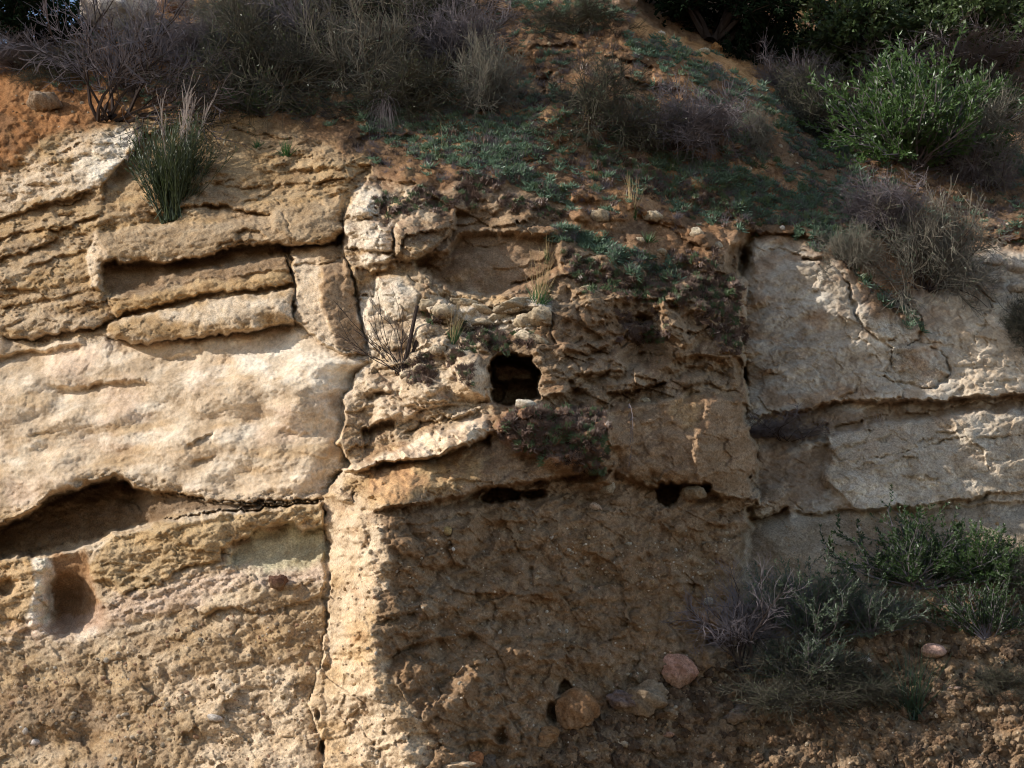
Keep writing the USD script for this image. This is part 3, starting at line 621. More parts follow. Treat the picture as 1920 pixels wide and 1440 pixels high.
def colours():
    n1 = fbm(XM / 1.5, YM / 1.0, 121, 4); n2 = fbm(sx / 1.6, sy / .22, 122, 4); n3 = fbm(XM / .4, YM / .35, 123, 4)
    mixc(COL, CREAM, sst(n1, -.2, .6) * .6); mixc(COL, OCHRE, sst(n2, .05, .5) * .55); mixc(COL, BROWN, sst(n3, .2, .8) * .45)
    # left wall
    left = 1 - sst(XW - xb, -4, 4)
    mixc(COL, OCHRE * .95, left * (1 - sst(YW, 560, 640)) * .7); mixc(COL, CREAM, left * sst(YW, 300, 500) * (1 - sst(n2, -.3, .3)) * .35); mixc(COL, BROWN, left * (1 - sst(YW, 560, 640)) * sst(n1 + .5 * n3, -.1, .6) * .5)
    mixc(COL, CREAM, R_LITBULGE * .85); mixc(COL, PINK, R_LITBULGE * sst(n1, .0, .6) * .4); mixc(COL, PALE, R_LITBULGE * sst(fbm(sx / 1.2, sy / .4, 125, 3), .0, .6) * .6)
    mixc(COL, TAN, R_LITBULGE * sst(n3, .15, .7) * .45); mixc(COL, OCHRE * 1.1, R_LITBULGE * sst(fbm(sx / 1.6, sy / .45, 126, 4), .1, .6) * .55)
    paint([(430,650),(560,622),(650,662),(690,690),(650,750),(560,720),(450,700)], PALE, 30, .75)
    paint([(262,420),(420,420),(640,370),(640,430),(545,460),(402,474),(194,489),(180,441)], TAN, 8, .6)
    paint([(160,478),(178,441),(196,470),(196,545),(168,540)], CREAM, 5, .9)
    paint([(250,232),(264,262),(243,297),(215,322),(186,352),(130,350),(120,325),(150,290),(190,255)], PALE * 1.05, 22, .95, 1.2)
    paint([(0,345),(60,300),(146,318),(150,350),(100,372),(0,400)], CREAM, 24, .85); paint([(90,300),(140,240),(200,240),(170,285),(110,300)], CREAM, 24, .7)
    paint([(205,560),(540,500),(546,532),(330,562),(214,600)], OCHRE, 8, .7); paint([(195,612),(320,577),(545,541),(553,600),(380,631),(215,636)], OCHRE, 8, .6)
    paint([(300,590),(420,562),(545,545),(550,590),(480,600),(420,610),(320,600)], PALE, 30, .5)
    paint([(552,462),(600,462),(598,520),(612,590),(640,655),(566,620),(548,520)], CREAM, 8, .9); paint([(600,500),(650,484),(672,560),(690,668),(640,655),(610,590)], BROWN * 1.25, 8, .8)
    paint([(-60,990),(62,962),(110,930),(170,908),(214,900),(250,914),(400,942),(600,940),(300,968),(200,1002),(60,1038),(-60,1048)], BROWN * .75, 10, .9)  # undercut painted darker brown, shade of the overhang put into the colour
    paint([(195,496),(402,480),(545,466),(545,505),(330,535),(210,560)], BROWN, 10, .75)  # brown recess rock, also painted in to darken the shade under block A
    # bed E, crust, hollows
    paint([(160,1062),(200,1014),(300,982),(604,944),(613,986),(482,990),(432,1014),(416,1049),(300,1092),(235,1112),(172,1090)], OCHRE * .85 + GREEN * .15, 8, .75)
    paint([(425,1030),(470,1006),(490,994),(600,990),(612,1040),(560,1070),(470,1080),(430,1060)], GREEN * .95 + PALE * .2, 16, .95)
    paint([(58,1044),(90,1044),(102,1070),(98,1150),(84,1185),(56,1180),(62,1110)], PALE * 1.08, 7, 1.0); paint([(-40,1050),(60,1044),(66,1110),(40,1180),(-40,1170)], OCHRE * 1.15, 8, .7)
    paint([(100,1046),(160,1036),(168,1090),(192,1140),(188,1180),(112,1190),(100,1160)], RUST, 14, .85); paint([(64,1046),(88,1044),(100,1066),(98,1150),(86,1188),(58,1182),(70,1110)], PALE * 1.1, 8, 1.0, .4)
    paint([(240,1120),(420,1070),(600,1060),(600,1090),(460,1090),(360,1140),(200,1190),(40,1200),(20,1180)], PINK * .9, 24, .55); paint([(150,1190),(330,1150),(330,1180),(160,1230)], PALE, 20, .5)
    mixc(COL, OCHRE * .75 + GREY * .2, R_CONGL * left * .65); mixc(COL, CREAM * .9, R_CONGL * left * sst(n1, .0, .5) * .5); mixc(COL, BROWN, R_CONGL * left * sst(n3, .05, .6) * .5)
    paint([(300,1300),(420,1262),(560,1250),(580,1330),(560,1440),(360,1460),(400,1350)], CREAM * 1.05, 40, .6); paint([(-60,1290),(140,1290),(230,1340),(180,1400),(-60,1390)], BROWN, 50, .6)
    paint([(180,1385),(300,1360),(300,1420),(150,1430)], BROWN, 40, .5)
    # buttress
    cen = sst(XW - xb, -4, 4) * (1 - sst(XW - xr, -4, 4)); front = cen * sst(XW - xa, -8, 14)
    lowc = sst(YW, 900, 985)
    mixc(COL, CREAM * .8 + OCHRE * .2, cen * (1 - front) * lowc * .75); mixc(COL, OCHRE * 1.1, cen * (1 - front) * lowc * sst(n1, -.1, .5) * .7); mixc(COL, RUST * 1.2, cen * (1 - front) * lowc * sst(n3, .3, .8) * .4)
    mixc(COL, BROWN * np.array((.96, .90, .83)), front * lowc * .88); mixc(COL, TAN * .62, front * lowc * sst(n1, .1, .6) * .4); mixc(COL, DARK, front * lowc * sst(n3, .2, .9) * .3)
    mixc(COL, BROWN * .95, front * (1 - lowc) * (1 - R_SOIL) * .7)
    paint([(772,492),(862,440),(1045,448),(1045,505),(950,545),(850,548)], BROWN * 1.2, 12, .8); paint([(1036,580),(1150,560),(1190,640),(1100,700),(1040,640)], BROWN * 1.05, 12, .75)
    for p_ in ([(642,428),(700,412),(732,424),(736,468),(660,462)], [(678,478),(736,472),(742,498),(682,492)], [(712,508),(790,545),(780,600),(742,600),(690,660),(668,560)], [(930,578),(1012,550),(1034,578),(1034,610),(870,630),(830,600),(790,570)], [(648,405),(675,350),(718,362),(712,392),(668,418)]):
        paint(p_, PALE * .95, 12, .75)
    paint([(835,640),(880,655),(918,668),(918,755),(860,740),(800,760),(700,740),(700,690),(760,620)], CREAM * .95, 30, .55)
    paint([(640,884),(700,858),(800,812),(862,790),(915,779),(926,812),(832,850),(690,880)], CREAM * 1.15, 10, .9)
    paint([(650,900),(790,870),(900,840),(925,860),(900,905),(760,940),(690,950)], OCHRE * 1.05, 18, .75); paint([(690,880),(760,880),(800,910),(740,940),(690,930)], RUST * 1.5, 18, .5)
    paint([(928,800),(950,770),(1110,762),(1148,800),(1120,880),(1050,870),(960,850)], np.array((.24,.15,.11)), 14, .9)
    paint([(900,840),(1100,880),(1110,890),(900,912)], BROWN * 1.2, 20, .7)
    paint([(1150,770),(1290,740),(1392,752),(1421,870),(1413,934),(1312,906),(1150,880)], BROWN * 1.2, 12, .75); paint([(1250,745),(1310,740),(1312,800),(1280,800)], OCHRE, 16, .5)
    paint([(690,965),(900,920),(1145,884),(1230,910),(1400,940),(1390,985),(1100,985),(900,955),(720,985)], BROWN * 1.05, 14, .7)
    for o_ in paint_later: paint(o_, CREAM * .95, 12, .75)
    # right wall
    mixc(COL, GREY * np.array((1.02, 1.06, 1.13)), R_RIGHT * .9); mixc(COL, BROWN * 1.5, R_RIGHT * sst(fbm(XM / .8, YM / .5, 131, 4), .0, .5) * .7); mixc(COL, DARK * 1.6, R_RIGHT * sst(fbm(XM / .35, YM / .5, 133, 4), .25, .7) * .5); mixc(COL, PALE * .8, R_RIGHT * sst(fbm(XM / 1.0, YM / .7, 132, 4), .1, .6) * .6)
    paint([(1556,816),(1700,788),(1920,765),(1960,930),(1700,955),(1560,940)], GREY * 1.2, 18, .6); paint([(1560,900),(1660,890),(1700,950),(1580,960)], PALE * .85, 26, .7)
    paint([(1690,888),(1762,908),(1752,924)], PALE, 5, .8); paint([(1760,560),(1960,540),(1960,730),(1790,740),(1780,640)], CREAM * .85, 26, .6)
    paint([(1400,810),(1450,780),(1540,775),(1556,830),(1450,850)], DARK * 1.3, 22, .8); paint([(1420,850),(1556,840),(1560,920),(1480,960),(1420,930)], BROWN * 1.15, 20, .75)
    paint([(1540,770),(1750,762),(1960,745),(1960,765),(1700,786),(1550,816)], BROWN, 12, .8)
    # loose ground
    mixc(COL, ORANGE * .42 + BROWN * .62, R_SOIL * .9); mixc(COL, ORANGE, R_SOIL * (1 - sst(XW, 120, 420)) * .6); mixc(COL, OCHRE * .9, R_SOIL * sst(fbm(XM / .9, YM / .7, 141, 4), .1, .7) * .5); mixc(COL, SOILB, R_SOIL * sst(fbm(XM / .6, YM / .5, 142, 4), .0, .5) * .8)
    mixc(COL, DARK * 1.2, R_SOIL * sst(XW, 300, 600) * sst(fbm(XM / 1.1, YM / .6, 143, 5), -.3, .3) * .7)
    mixc(COL, DARK * 1.5, R_SOIL * sst(XW, 1380, 1560) * .45)
    mixc(COL, BROWN * .8, R_TALUS * .92); mixc(COL, DARK * 1.3, R_TALUS * sst(fbm(XM / .7, YM / .5, 144, 4), 0, .5) * .6); mixc(COL, TAN * .8, R_TALUS * sst(fbm(XM / .6, YM / .4, 146, 4), .1, .6) * .5); mixc(COL, RUST * .9, R_TALUS * sst(n3, .25, .8) * .4)
    mixc(COL, GREY * .8, R_GRAVEL * .7); mixc(COL, BROWN, R_GRAVEL * sst(n1, -.1, .5) * .6)
    # soil lying on the shelves of the buttress
    shelf = cen * (1 - lowc) * sst(N[..., 2], .25, .7)
    mixc(COL, SOILB * 1.1, shelf * sst(fbm(XM / .6, YM / .5, 145, 4), -.2, .3) * .6)
    mixc(COL, ORANGE * .7 + OCHRE * .5, sst(region([(1190,25),(1260,60),(1335,90),(1420,135),(1450,165),(1420,175),(1330,120),(1240,85),(1190,55)], 16), .2, .8) * .8)
    COL[:] *= (1 + .13 * fbm(XM / .25, YM / .2, 151, 4) + .10 * n2)[..., None]
    np.clip(COL, .015, .75, out=COL)
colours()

# ------------------------------------------------------------------ write the bank: hillside, cliff (with its beds and blocks), talus
tri = None
def write_bank():
    idx = np.arange(NX * NY).reshape(NY, NX)
    a, b, c, d = idx[:-1, :-1], idx[:-1, 1:], idx[1:, 1:], idx[1:, :-1]
    quads = np.stack([a, d, c, b], -1).reshape(-1, 4)
    mid = lambda A: ((A[:-1, :-1] + A[1:, 1:]) * .5).ravel()
    mx, my = mid(XW), mid(YW)
    lab = np.zeros(len(quads), int)                           # 0 = plain rock face
    lf, ce = mid(XW - xb) < 0, (mid(XW - xb) >= 0) & (mid(XW - xr) < 0)
    parts = ['rock_face']; labels = [None]
    def part(name, label, m):
        parts.append(name); labels.append(label); lab[m] = len(parts) - 1
    part('sandstone_bed', 'rusty thin bedded sandstone left of the buttress', lf & (my < 650))
    part('sandstone_bed', 'pale smooth bulging sandstone bed', mid(R_LITBULGE) > .5)
    bed = np.interp(mx, [-400,0,60,100,150,200,300,420,550,606], [1120,1046,1041,1042,1028,1006,976,958,946,938])
    part('sandstone_bed', 'ochre crusted bed below the dark undercut', lf & (my > bed))
    part('conglomerate_bed', 'pebbly conglomerate at the foot of the left wall', lf & (mid(R_CONGL) > .5))
    part('conglomerate_bed', 'dark rough block of conglomerate below the buttress', ce & (mid(R_CONGL) > .5))
    part('rock_face', 'grey joint face right of the buttress', (mid(R_RIGHT) > .5))
    part('rock_face', 'upper buttress with the square hole', ce & (my < 760))
    part('gravel_bed', 'gravelly bed under the right wall', mid(R_GRAVEL) > .5)
    for name, label, pts in (
        ('rock_slab', 'long proud slab under the upright green shrub', [(160,478),(178,441),(270,420),(420,419),(560,384),(642,368),(640,432),(600,454),(545,460),(462,454),(402,474),(320,489),(250,491),(194,489),(190,545),(168,540)]),
        ('rock_slab', 'upper rounded roll of ochre rock', [(206,560),(240,547),(330,531),(440,512),(540,500),(546,532),(420,548),(330,562),(262,577),(214,600)]),
        ('rock_slab', 'lower rounded roll of ochre rock', [(195,616),(206,604),(262,588),(320,577),(420,560),(545,541),(553,600),(520,611),(450,622),(380,631),(300,637),(250,646),(215,636)]),
        ('rock_slab', 'small slab left of the ochre rolls', [(10,612),(60,598),(140,592),(200,580),(208,598),(150,620),(60,630),(20,626)]),
        ('rock_block', 'block with a bright left face right of the joint', [(552,462),(640,458),(668,560),(690,668),(640,660),(600,641),(566,620),(553,600),(548,520)]),
        ('rock_slab', 'bright tilted white slab below the hole', [(640,884),(700,858),(752,842),(800,812),(862,790),(915,779),(926,812),(892,830),(832,850),(786,862),(720,868),(690,880)]),
        ('rock_block', 'squared brown block right of the plant mat', [(1128,772),(1165,763),(1260,745),(1300,738),(1392,752),(1402,800),(1421,870),(1413,934),(1352,938),(1312,906),(1222,912),(1152,884),(1146,830)]),
        ('rock_slab', 'long bed under the recess of the right wall', [(1556,816),(1620,800),(1700,788),(1800,776),(2000,760),(2900,700),(2900,930),(1920,938),(1800,948),(1700,955),(1600,950),(1545,900),(1556,860)]),
        ('rock_block', 'slab over the dark gap right of the buttress', [(1404,935),(1440,905),(1472,915),(1478,950),(1440,966),(1410,968)]),
        ('rock_knob', 'rounded knob on top of the buttress edge', [(648,405),(655,372),(675,350),(705,344),(718,362),(712,392),(690,408),(668,418)]),
        ('rock_block', 'white blocky stone under the knob', [(642,428),(650,418),(700,412),(732,424),(736,468),(700,474),(660,462)]),
        ('rock_block', None, [(736,432),(770,405),(860,385),(852,428),(800,480),(776,492),(742,478)]),
        ('rock_slab', 'bright white slab in the rusty beds', [(250,232),(264,262),(243,297),(215,322),(186,352),(150,347),(146,315),(176,285),(204,262)]),
        ('rock_pillar', 'small orange pillar with a white edge beside the round hollow', [(-40,1050),(60,1042),(82,1048),(94,1060),(90,1120),(84,1170),(40,1185),(20,1160),(-40,1165)]),
        ('rock_crust', 'flaking ochre crust over the pale hollow', [(160,1062),(182,1030),(200,1014),(300,982),(430,964),(604,944),(613,986),(600,985),(583,993),(562,996),(545,985),(482,990),(466,1006),(432,1014),(414,1030),(416,1049),(372,1057),(342,1066),(332,1070),(300,1092),(262,1098),(235,1112),(200,1086),(172,1090)]),
        ('cave', 'dark square hole in the buttress', [(921,674),(936,664),(965,668),(1000,668),(1011,690),(1006,748),(984,758),(940,760),(918,752)]),
        ('rock_block', 'stone between the pale cracks of the right wall', [(1606,592),(1640,560),(1690,600),(1692,630),(1655,636),(1622,612)]),
        ('rock_block', None, [(1660,655),(1700,645),(1770,690),(1745,728),(1690,715)]),
        ('rock_block', None, [(1692,600),(1724,596),(1728,618),(1700,648),(1692,630)])):
        part(name, label, inside(pts, mx, my))
    soil, tal = mid(R_SOIL) > .5, mid(R_TALUS) > .5
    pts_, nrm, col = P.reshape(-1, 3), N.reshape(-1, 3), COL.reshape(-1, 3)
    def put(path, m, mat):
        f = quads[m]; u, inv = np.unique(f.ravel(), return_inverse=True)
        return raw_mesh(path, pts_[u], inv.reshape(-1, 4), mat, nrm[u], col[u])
    tag(put('/World/hillside', soil, M_SOIL).GetPrim(), kind='structure')
    tag(put('/World/talus_slope', tal & ~soil, M_SOIL).GetPrim(), kind='structure')
    tag(UsdGeom.Xform.Define(stage, '/World/cliff').GetPrim(), kind='structure')
    for k, (name, label) in enumerate(zip(parts, labels)):
        m = (lab == k) & ~soil & ~tal
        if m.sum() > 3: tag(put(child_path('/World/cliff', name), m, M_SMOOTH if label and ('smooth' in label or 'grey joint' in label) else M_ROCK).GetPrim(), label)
write_bank()

# the level ground at the foot of the bank, out to the horizon
def ground():
    gxx = np.linspace(-220, 220, 60); gyy = np.concatenate([np.linspace(-260, -40, 20), np.linspace(-38, 2, 60)])
    X, Y = np.meshgrid(gxx, gyy)
    Z = 0.03 * fbm(X / 3, Y / 3, 161, 3)
    i = np.arange(X.size).reshape(X.shape)
    f = np.stack([i[:-1, :-1], i[:-1, 1:], i[1:, 1:], i[1:, :-1]], -1).reshape(-1, 4)
    col = np.tile(np.array([.19, .13, .085]), (X.size, 1))
    tag(raw_mesh('/World/ground', np.stack([X, Y, Z], -1).reshape(-1, 3), f, M_SOIL, None, col).GetPrim(), kind='structure')
ground()
# ------------------------------------------------------------------ plants
def plant_material(name, c1, c2, translucent=0.0, rough=0.7):
    nodes = {'geo': ('geometry', {}),
             'ramp': ('rgb_ramp', {'ramp': [(0.0, c1), (1.0, c2)]}),
             'd': ('diffuse_bsdf', {'roughness': 0.3})}
    links = [('geo.random_per_island', 'ramp.fac'), ('ramp.color', 'd.color')]
    if not translucent:
        return usdkit.material(stage, '/World/Looks/' + name, nodes, links, surface='d.BSDF')
    nodes.update({'t': ('translucent_bsdf', {}), 'g': ('glossy_bsdf', {'roughness': 0.45, 'color': (.6, .6, .6)}),
                  'm': ('mix_closure', {'fac': translucent}), 'm2': ('mix_closure', {'fac': 0.05})})
    links += [('ramp.color', 't.color'), ('d.BSDF', 'm.closure1'), ('t.BSDF', 'm.closure2'), ('m.closure', 'm2.closure1'), ('g.BSDF', 'm2.closure2')]
    return usdkit.material(stage, '/World/Looks/' + name, nodes, links, surface='m2.closure')
M_DRY = plant_material('dry_twig', (.13, .112, .118), (.36, .32, .325))
M_GREYTWIG = plant_material('grey_twig', (.14, .125, .10), (.42, .38, .31))
M_BRUSH = plant_material('brush_twig', (.06, .055, .042), (.17, .155, .115))
M_LITTER = plant_material('dead_leaf', (.10, .075, .06), (.24, .19, .15), .15)
M_DARKTWIG = plant_material('dark_twig', (.045, .034, .03), (.085, .064, .055))
M_WHITETWIG = plant_material('pale_stem', (.34, .28, .24), (.52, .45, .40))
M_STRAW = plant_material('straw', (.34, .25, .13), (.52, .40, .23))
M_LEAF = plant_material('bright_leaf', (.06, .11, .03), (.19, .28, .075), .35)
M_BROOM = plant_material('broom_leaf', (.042, .058, .018), (.105, .125, .042), .25)
M_DARKLEAF = plant_material('dark_leaf', (.010, .017, .009), (.028, .042, .018))
M_BAYLEAF = plant_material('bay_leaf', (.035, .065, .02), (.11, .17, .05), .3)
M_OAKLEAF = plant_material('oak_leaf', (.06, .09, .03), (.19, .24, .09), .35)
M_SAGE = plant_material('sage_leaf', (.085, .115, .07), (.20, .24, .155), .25)
M_TEAL = plant_material('teal_leaf', (.13, .20, .13), (.34, .44, .31), .25)
M_ICE = plant_material('ice_plant', (.17, .115, .09), (.42, .30, .24), .15)
M_ICEGREEN = plant_material('ice_plant_green', (.12, .17, .08), (.24, .31, .15), .25)
M_GRASS = plant_material('grass_blade', (.06, .15, .04), (.15, .28, .08), .3)
M_SPIKE = plant_material('spiky_blade', (.03, .06, .03), (.08, .12, .055), .2)

def unit(v): return v / (np.linalg.norm(v, axis=-1, keepdims=True) + 1e-12)
def grow(rng, p0, d0, L, k, up=0.0, curl=0.2):
    """n curved shoots: (n, k + 1, 3)"""
    p, d = p0.copy(), unit(d0); out = [p.copy()]
    L = np.broadcast_to(L, (len(p0),))[:, None]
    w = rng.normal(0, 1, (len(p0), 3))
    for _ in range(k):
        d = unit(d + np.array([0, 0, up]) + curl * (0.6 * rng.normal(0, 1, d.shape) + 0.4 * w))
        p = p + d * L / k; out.append(p.copy())
    return np.stack(out, 1)
def shoots(rng, C, per, t0, t1, spread):
    """starting points and directions of side shoots on the curves C"""
    n, k = C.shape[0], C.shape[1] - 1
    i = np.repeat(np.arange(n), per); t = rng.uniform(t0, t1, n * per) * k
    a = np.minimum(t.astype(int), k - 1); f = (t - a)[:, None]
    p = C[i, a] * (1 - f) + C[i, a + 1] * f
    d = unit(C[i, a + 1] - C[i, a])
    return p, unit(d + spread * unit(rng.normal(0, 1, d.shape)))
def tubes(C, r0, r1, sides=3):
    n, k1 = C.shape[:2]
    T = unit(np.gradient(C, axis=1)); ref = np.where(np.abs(T[..., 2:]) < .9, [0, 0, 1.0], [1.0, 0, 0])
    A = unit(np.cross(T, ref)); B = np.cross(T, A)
    r = np.linspace(0, 1, k1)[None, :, None, None]; r0 = np.broadcast_to(r0, (n,))[:, None, None, None]
    r = r0 * (1 - r) + r1 * r
    ang = np.arange(sides) * 2 * math.pi / sides
    V = C[:, :, None] + r * (np.cos(ang)[:, None] * A[:, :, None] + np.sin(ang)[:, None] * B[:, :, None])
    base = (np.arange(n) * k1 * sides)[:, None, None]; row = (np.arange(k1 - 1) * sides)[None, :, None]; s = np.arange(sides)[None, None, :]; s2 = (s + 1) % sides
    F = np.stack([base + row + s, base + row + s2, base + row + sides + s2, base + row + sides + s], -1).reshape(-1, 4)
    return V.reshape(-1, 3), F
def blades(rng, p, d, L, w, fold=0.3):
    """leaf blades: kite quads from p along d"""
    n = len(p); L = np.broadcast_to(L, (n,))[:, None]; w = np.broadcast_to(w, (n,))[:, None]
    s = unit(np.cross(d, rng.normal(0, 1, d.shape))); u = np.cross(s, d)
    m = p + d * L * .45
    V = np.stack([p, m + s * w * .5 + u * w * fold, p + d * L, m - s * w * .5 + u * w * fold * rng.uniform(-1, 1, (n, 1))], 1)
    return V.reshape(-1, 3), np.arange(n * 4).reshape(-1, 4)
def join(*parts):
    vs, fs, o = [], [], 0
    for v, f in parts: vs.append(v); fs.append(f + o); o += len(v)
    return np.vstack(vs), np.vstack(fs)
def hemi(rng, n, tilt, sq=1.0):
    """directions leaning up to `tilt` degrees off the vertical"""
    a = rng.uniform(0, 2 * math.pi, n); t = np.radians(tilt) * rng.uniform(0, 1, n) ** sq
    return np.stack([np.sin(t) * np.cos(a), np.sin(t) * np.sin(a), np.cos(t)], -1)

KINDS = '/World/plant_kinds'
stage.CreateClassPrim(KINDS)
def kind(name, *parts):
    UsdGeom.Xform.Define(stage, KINDS + '/' + name)
    for pn, (v, f), mat in parts: raw_mesh(child_path(KINDS + '/' + name, pn), v, f, mat)

def build_kinds():
    for q, (seed, tilt, up, curl) in enumerate(((1, 82, .00, .30), (2, 70, .05, .26), (3, 92, -.07, .36))):      # dry twiggy bushes
        rng = np.random.default_rng(200 + seed)
        n = 26; S = grow(rng, rng.normal(0, .05, (n, 3)) * [1, 1, 0], hemi(rng, n, tilt, .6), rng.uniform(.45, .85, n), 6, up, curl)
        p, d = shoots(rng, S, 9, .15, 1, 1.1); S2 = grow(rng, p, d, rng.uniform(.16, .40, len(p)), 4, .03, curl)
        p, d = shoots(rng, S2, 19, .05, 1, 1.1); S3 = grow(rng, p, d, rng.uniform(.08, .27, len(p)), 2, .06, curl)
        p, d = shoots(rng, S3[::2], 1, .3, 1, 1.2)
        kind('dry_bush_%s' % 'abc'[q], ('stem', tubes(S, .010, .003), M_DARKTWIG), ('twig', join(tubes(S2, .0042, .002), tubes(S3, .0026, .0014)), (M_DRY, M_GREYTWIG, M_BRUSH)[q]), ('leaves', blades(rng, p, d, rng.uniform(.015, .035, len(p)), .010), (M_LITTER, M_SAGE, M_BROOM)[q]))
    for q in range(2):                                                                # open dark bush with thick forked stems
        rng = np.random.default_rng(230 + q)
        n = 17; S = grow(rng, rng.normal(0, .05, (n, 3)) * [1, 1, 0], hemi(rng, n, 72, .6), rng.uniform(.6, 1.0, n), 7, .02, .24)
        p, d = shoots(rng, S, 7, .25, 1, .8); S2 = grow(rng, p, d, rng.uniform(.25, .5, len(p)), 5, .05, .22)
        p, d = shoots(rng, S2, 9, .2, 1, .8); S3 = grow(rng, p, d, rng.uniform(.12, .28, len(p)), 3, .05, .2)
        p, d = shoots(rng, S3, 2, .3, 1, .8); S4 = grow(rng, p, d, rng.uniform(.06, .14, len(p)), 2, .05, .2)
        kind('open_bush_%s' % 'ab'[q], ('stem', join(tubes(S, .015, .005, 4), tubes(S2, .006, .003)), M_DARKTWIG), ('twig', join(tubes(S3, .003, .0018), tubes(S4, .002, .0014)), M_DRY))
    rng = np.random.default_rng(240)                                                  # fine upright broom with pale dead stems
    n = 230; S = grow(rng, rng.normal(0, .05, (n, 3)) * [1, 1, 0], hemi(rng, n, 46, .7), rng.uniform(.4, .78, n), 5, .05, .10)
    p, d = shoots(rng, S, 7, .25, 1, .5); S2 = grow(rng, p, d, rng.uniform(.1, .22, len(p)), 3, .12, .12)
    p, d = shoots(rng, S2, 5, .05, 1, .6)
    n = 9; W = grow(rng, rng.normal(0, .06, (n, 3)) * [1, 1, 0] + [0, 0, .3], hemi(rng, n, 22), rng.uniform(.6, .85, n), 6, .06, .07)
    pw, dw = shoots(rng, W, 9, .45, 1, .5); W2 = grow(rng, pw, dw, rng.uniform(.08, .22, len(pw)), 3, .08, .15)
    kind('broom', ('stem', join(tubes(S, .005, .002), tubes(S2, .0024, .0016)), M_BROOM), ('leaves', blades(rng, p, d, rng.uniform(.03, .06, len(p)), .008), M_BROOM), ('dead_stem', join(tubes(W, .0075, .004), tubes(W2, .0036, .002)), M_WHITETWIG))
    for q, (mat, nst, leafL, leafW, tilt) in enumerate(((M_LEAF, 90, .050, .016, 84), (M_BAYLEAF, 50, .042, .015, 82), (M_SAGE, 60, .05, .010, 75))):   # leafy shrubs
        rng = np.random.default_rng(250 + q)
        S = grow(rng, rng.normal(0, .04, (nst, 3)) * [1, 1, 0], hemi(rng, nst, tilt, .6), rng.uniform(.55, .95, nst), 6, .06, .16)
        p, d = shoots(rng, S, 9, .15, 1, .7); S2 = grow(rng, p, d, rng.uniform(.12, .32, len(p)), 4, .12, .18)
        p, d = shoots(rng, S2, 26, .1, 1, .8)
        kind(('green_shrub', 'bay_shrub', 'sage_shrub')[q], ('stem', join(tubes(S, .008, .003), tubes(S2, .0035, .0018)), M_DRY), ('leaves', blades(rng, p, d, leafL * rng.uniform(.6, 1.2, len(p)), leafW), mat))
    for q in range(2):                                                                # dense dark trees
        rng = np.random.default_rng(260 + q)
        n = 12; T = grow(rng, rng.normal(0, .03, (n, 3)) * [1, 1, 0], hemi(rng, n, 60, .6), rng.uniform(.5, .9, n), 6, .05, .2)
        p, d = shoots(rng, T, 9, .2, 1, .9); S2 = grow(rng, p, d, rng.uniform(.2, .45, len(p)), 4, .02, .25)
        p, d = shoots(rng, S2, 8, .1, 1, .9); S3 = grow(rng, p, d, rng.uniform(.08, .2, len(p)), 2, 0, .3)
        p, d = shoots(rng, S3, 20, .0, 1, 1.2); p = p + rng.normal(0, .015, p.shape)
        kind('dark_tree_%s' % 'ab'[q], ('trunk', tubes(T, .028, .006, 5), M_DARKTWIG), ('branch', join(tubes(S2, .007, .003), tubes(S3, .003, .0015)), M_DARKTWIG), ('crown', blades(rng, p, d, rng.uniform(.03, .055, len(p)), .022), (M_DARKLEAF, M_OAKLEAF)[q]))
    rng = np.random.default_rng(270)                                                  # bare white-twigged dead shrub
    n = 7; S = grow(rng, rng.normal(0, .02, (n, 3)) * [1, 1, 0], hemi(rng, n, 45), rng.uniform(.6, 1, n), 7, .02, .25)
    p, d = shoots(rng, S, 6, .3, 1, .7); S2 = grow(rng, p, d, rng.uniform(.12, .3, len(p)), 4, .02, .3)
    kind('bare_shrub', ('stem', join(tubes(S, .011, .004), tubes(S2, .004, .002)), M_WHITETWIG))
    rng = np.random.default_rng(272)                                                  # slender dark bare shrub with a thick stub
    n = 18; S = grow(rng, rng.normal(0, .03, (n, 3)) * [1, 1, 0], hemi(rng, n, 66, .7) * [1, 1, 1] + [-.35, 0, 0], rng.uniform(.45, 1.05, n), 8, .04, .20)
    p, d = shoots(rng, S, 3, .2, .9, .5); S2 = grow(rng, p, d, rng.uniform(.15, .4, len(p)), 4, .06, .15)
    stub = grow(rng, np.array([[0, 0, 0.0], [.02, 0, .02]]), np.array([[.35, -.1, 1.0], [.5, 0, .8]]), [.62, .4], 5, .02, .06)
    kind('slender_shrub', ('stem', join(tubes(S, .0055, .0022), tubes(S2, .003, .0016)), M_DARKTWIG), ('trunk', tubes(stub, .026, .018, 6), M_DARKTWIG))
    rng = np.random.default_rng(274)                                                  # grass clumps
    def clump(n, tilt, L, w, mat, droop=-.10):
        C = grow(rng, rng.normal(0, .06, (n, 3)) * [1, 1, 0], hemi(rng, n, tilt), L * rng.uniform(.5, 1, n), 4, droop, .08)
        return tubes(C, w, w * .15), mat
    kind('grass_tuft', ('blades', *clump(60, 60, .5, .012, M_GRASS)), ('stalk', *clump(30, 36, 1.0, .010, M_STRAW, -.02)))
    kind('green_tuft', ('blades', *clump(60, 70, 1.0, .022, M_GRASS)))
    kind('spiky_clump', ('blades', *clump(140, 48, 1.0, .007, M_SPIKE, -.06)))
    C = grow(rng, np.zeros((1, 3)), np.array([[.06, 0, 1.0]]), 1.0, 6, 0, .04); p, d = shoots(rng, C, 14, .15, .95, .7); C2 = grow(rng, p, d, .16, 3, .05, .1)
    kind('dry_stalk', ('stem', tubes(C, .010, .005), M_STRAW), ('twig', tubes(C2, .004, .002), M_STRAW))
    n = 70; C = grow(rng, rng.normal(0, .10, (n, 3)) + [0, 0, .9], unit(rng.normal(0, .35, (n, 3)) + [0, 0, -.3]), rng.uniform(.6, 1, n), 6, -.3, .12)
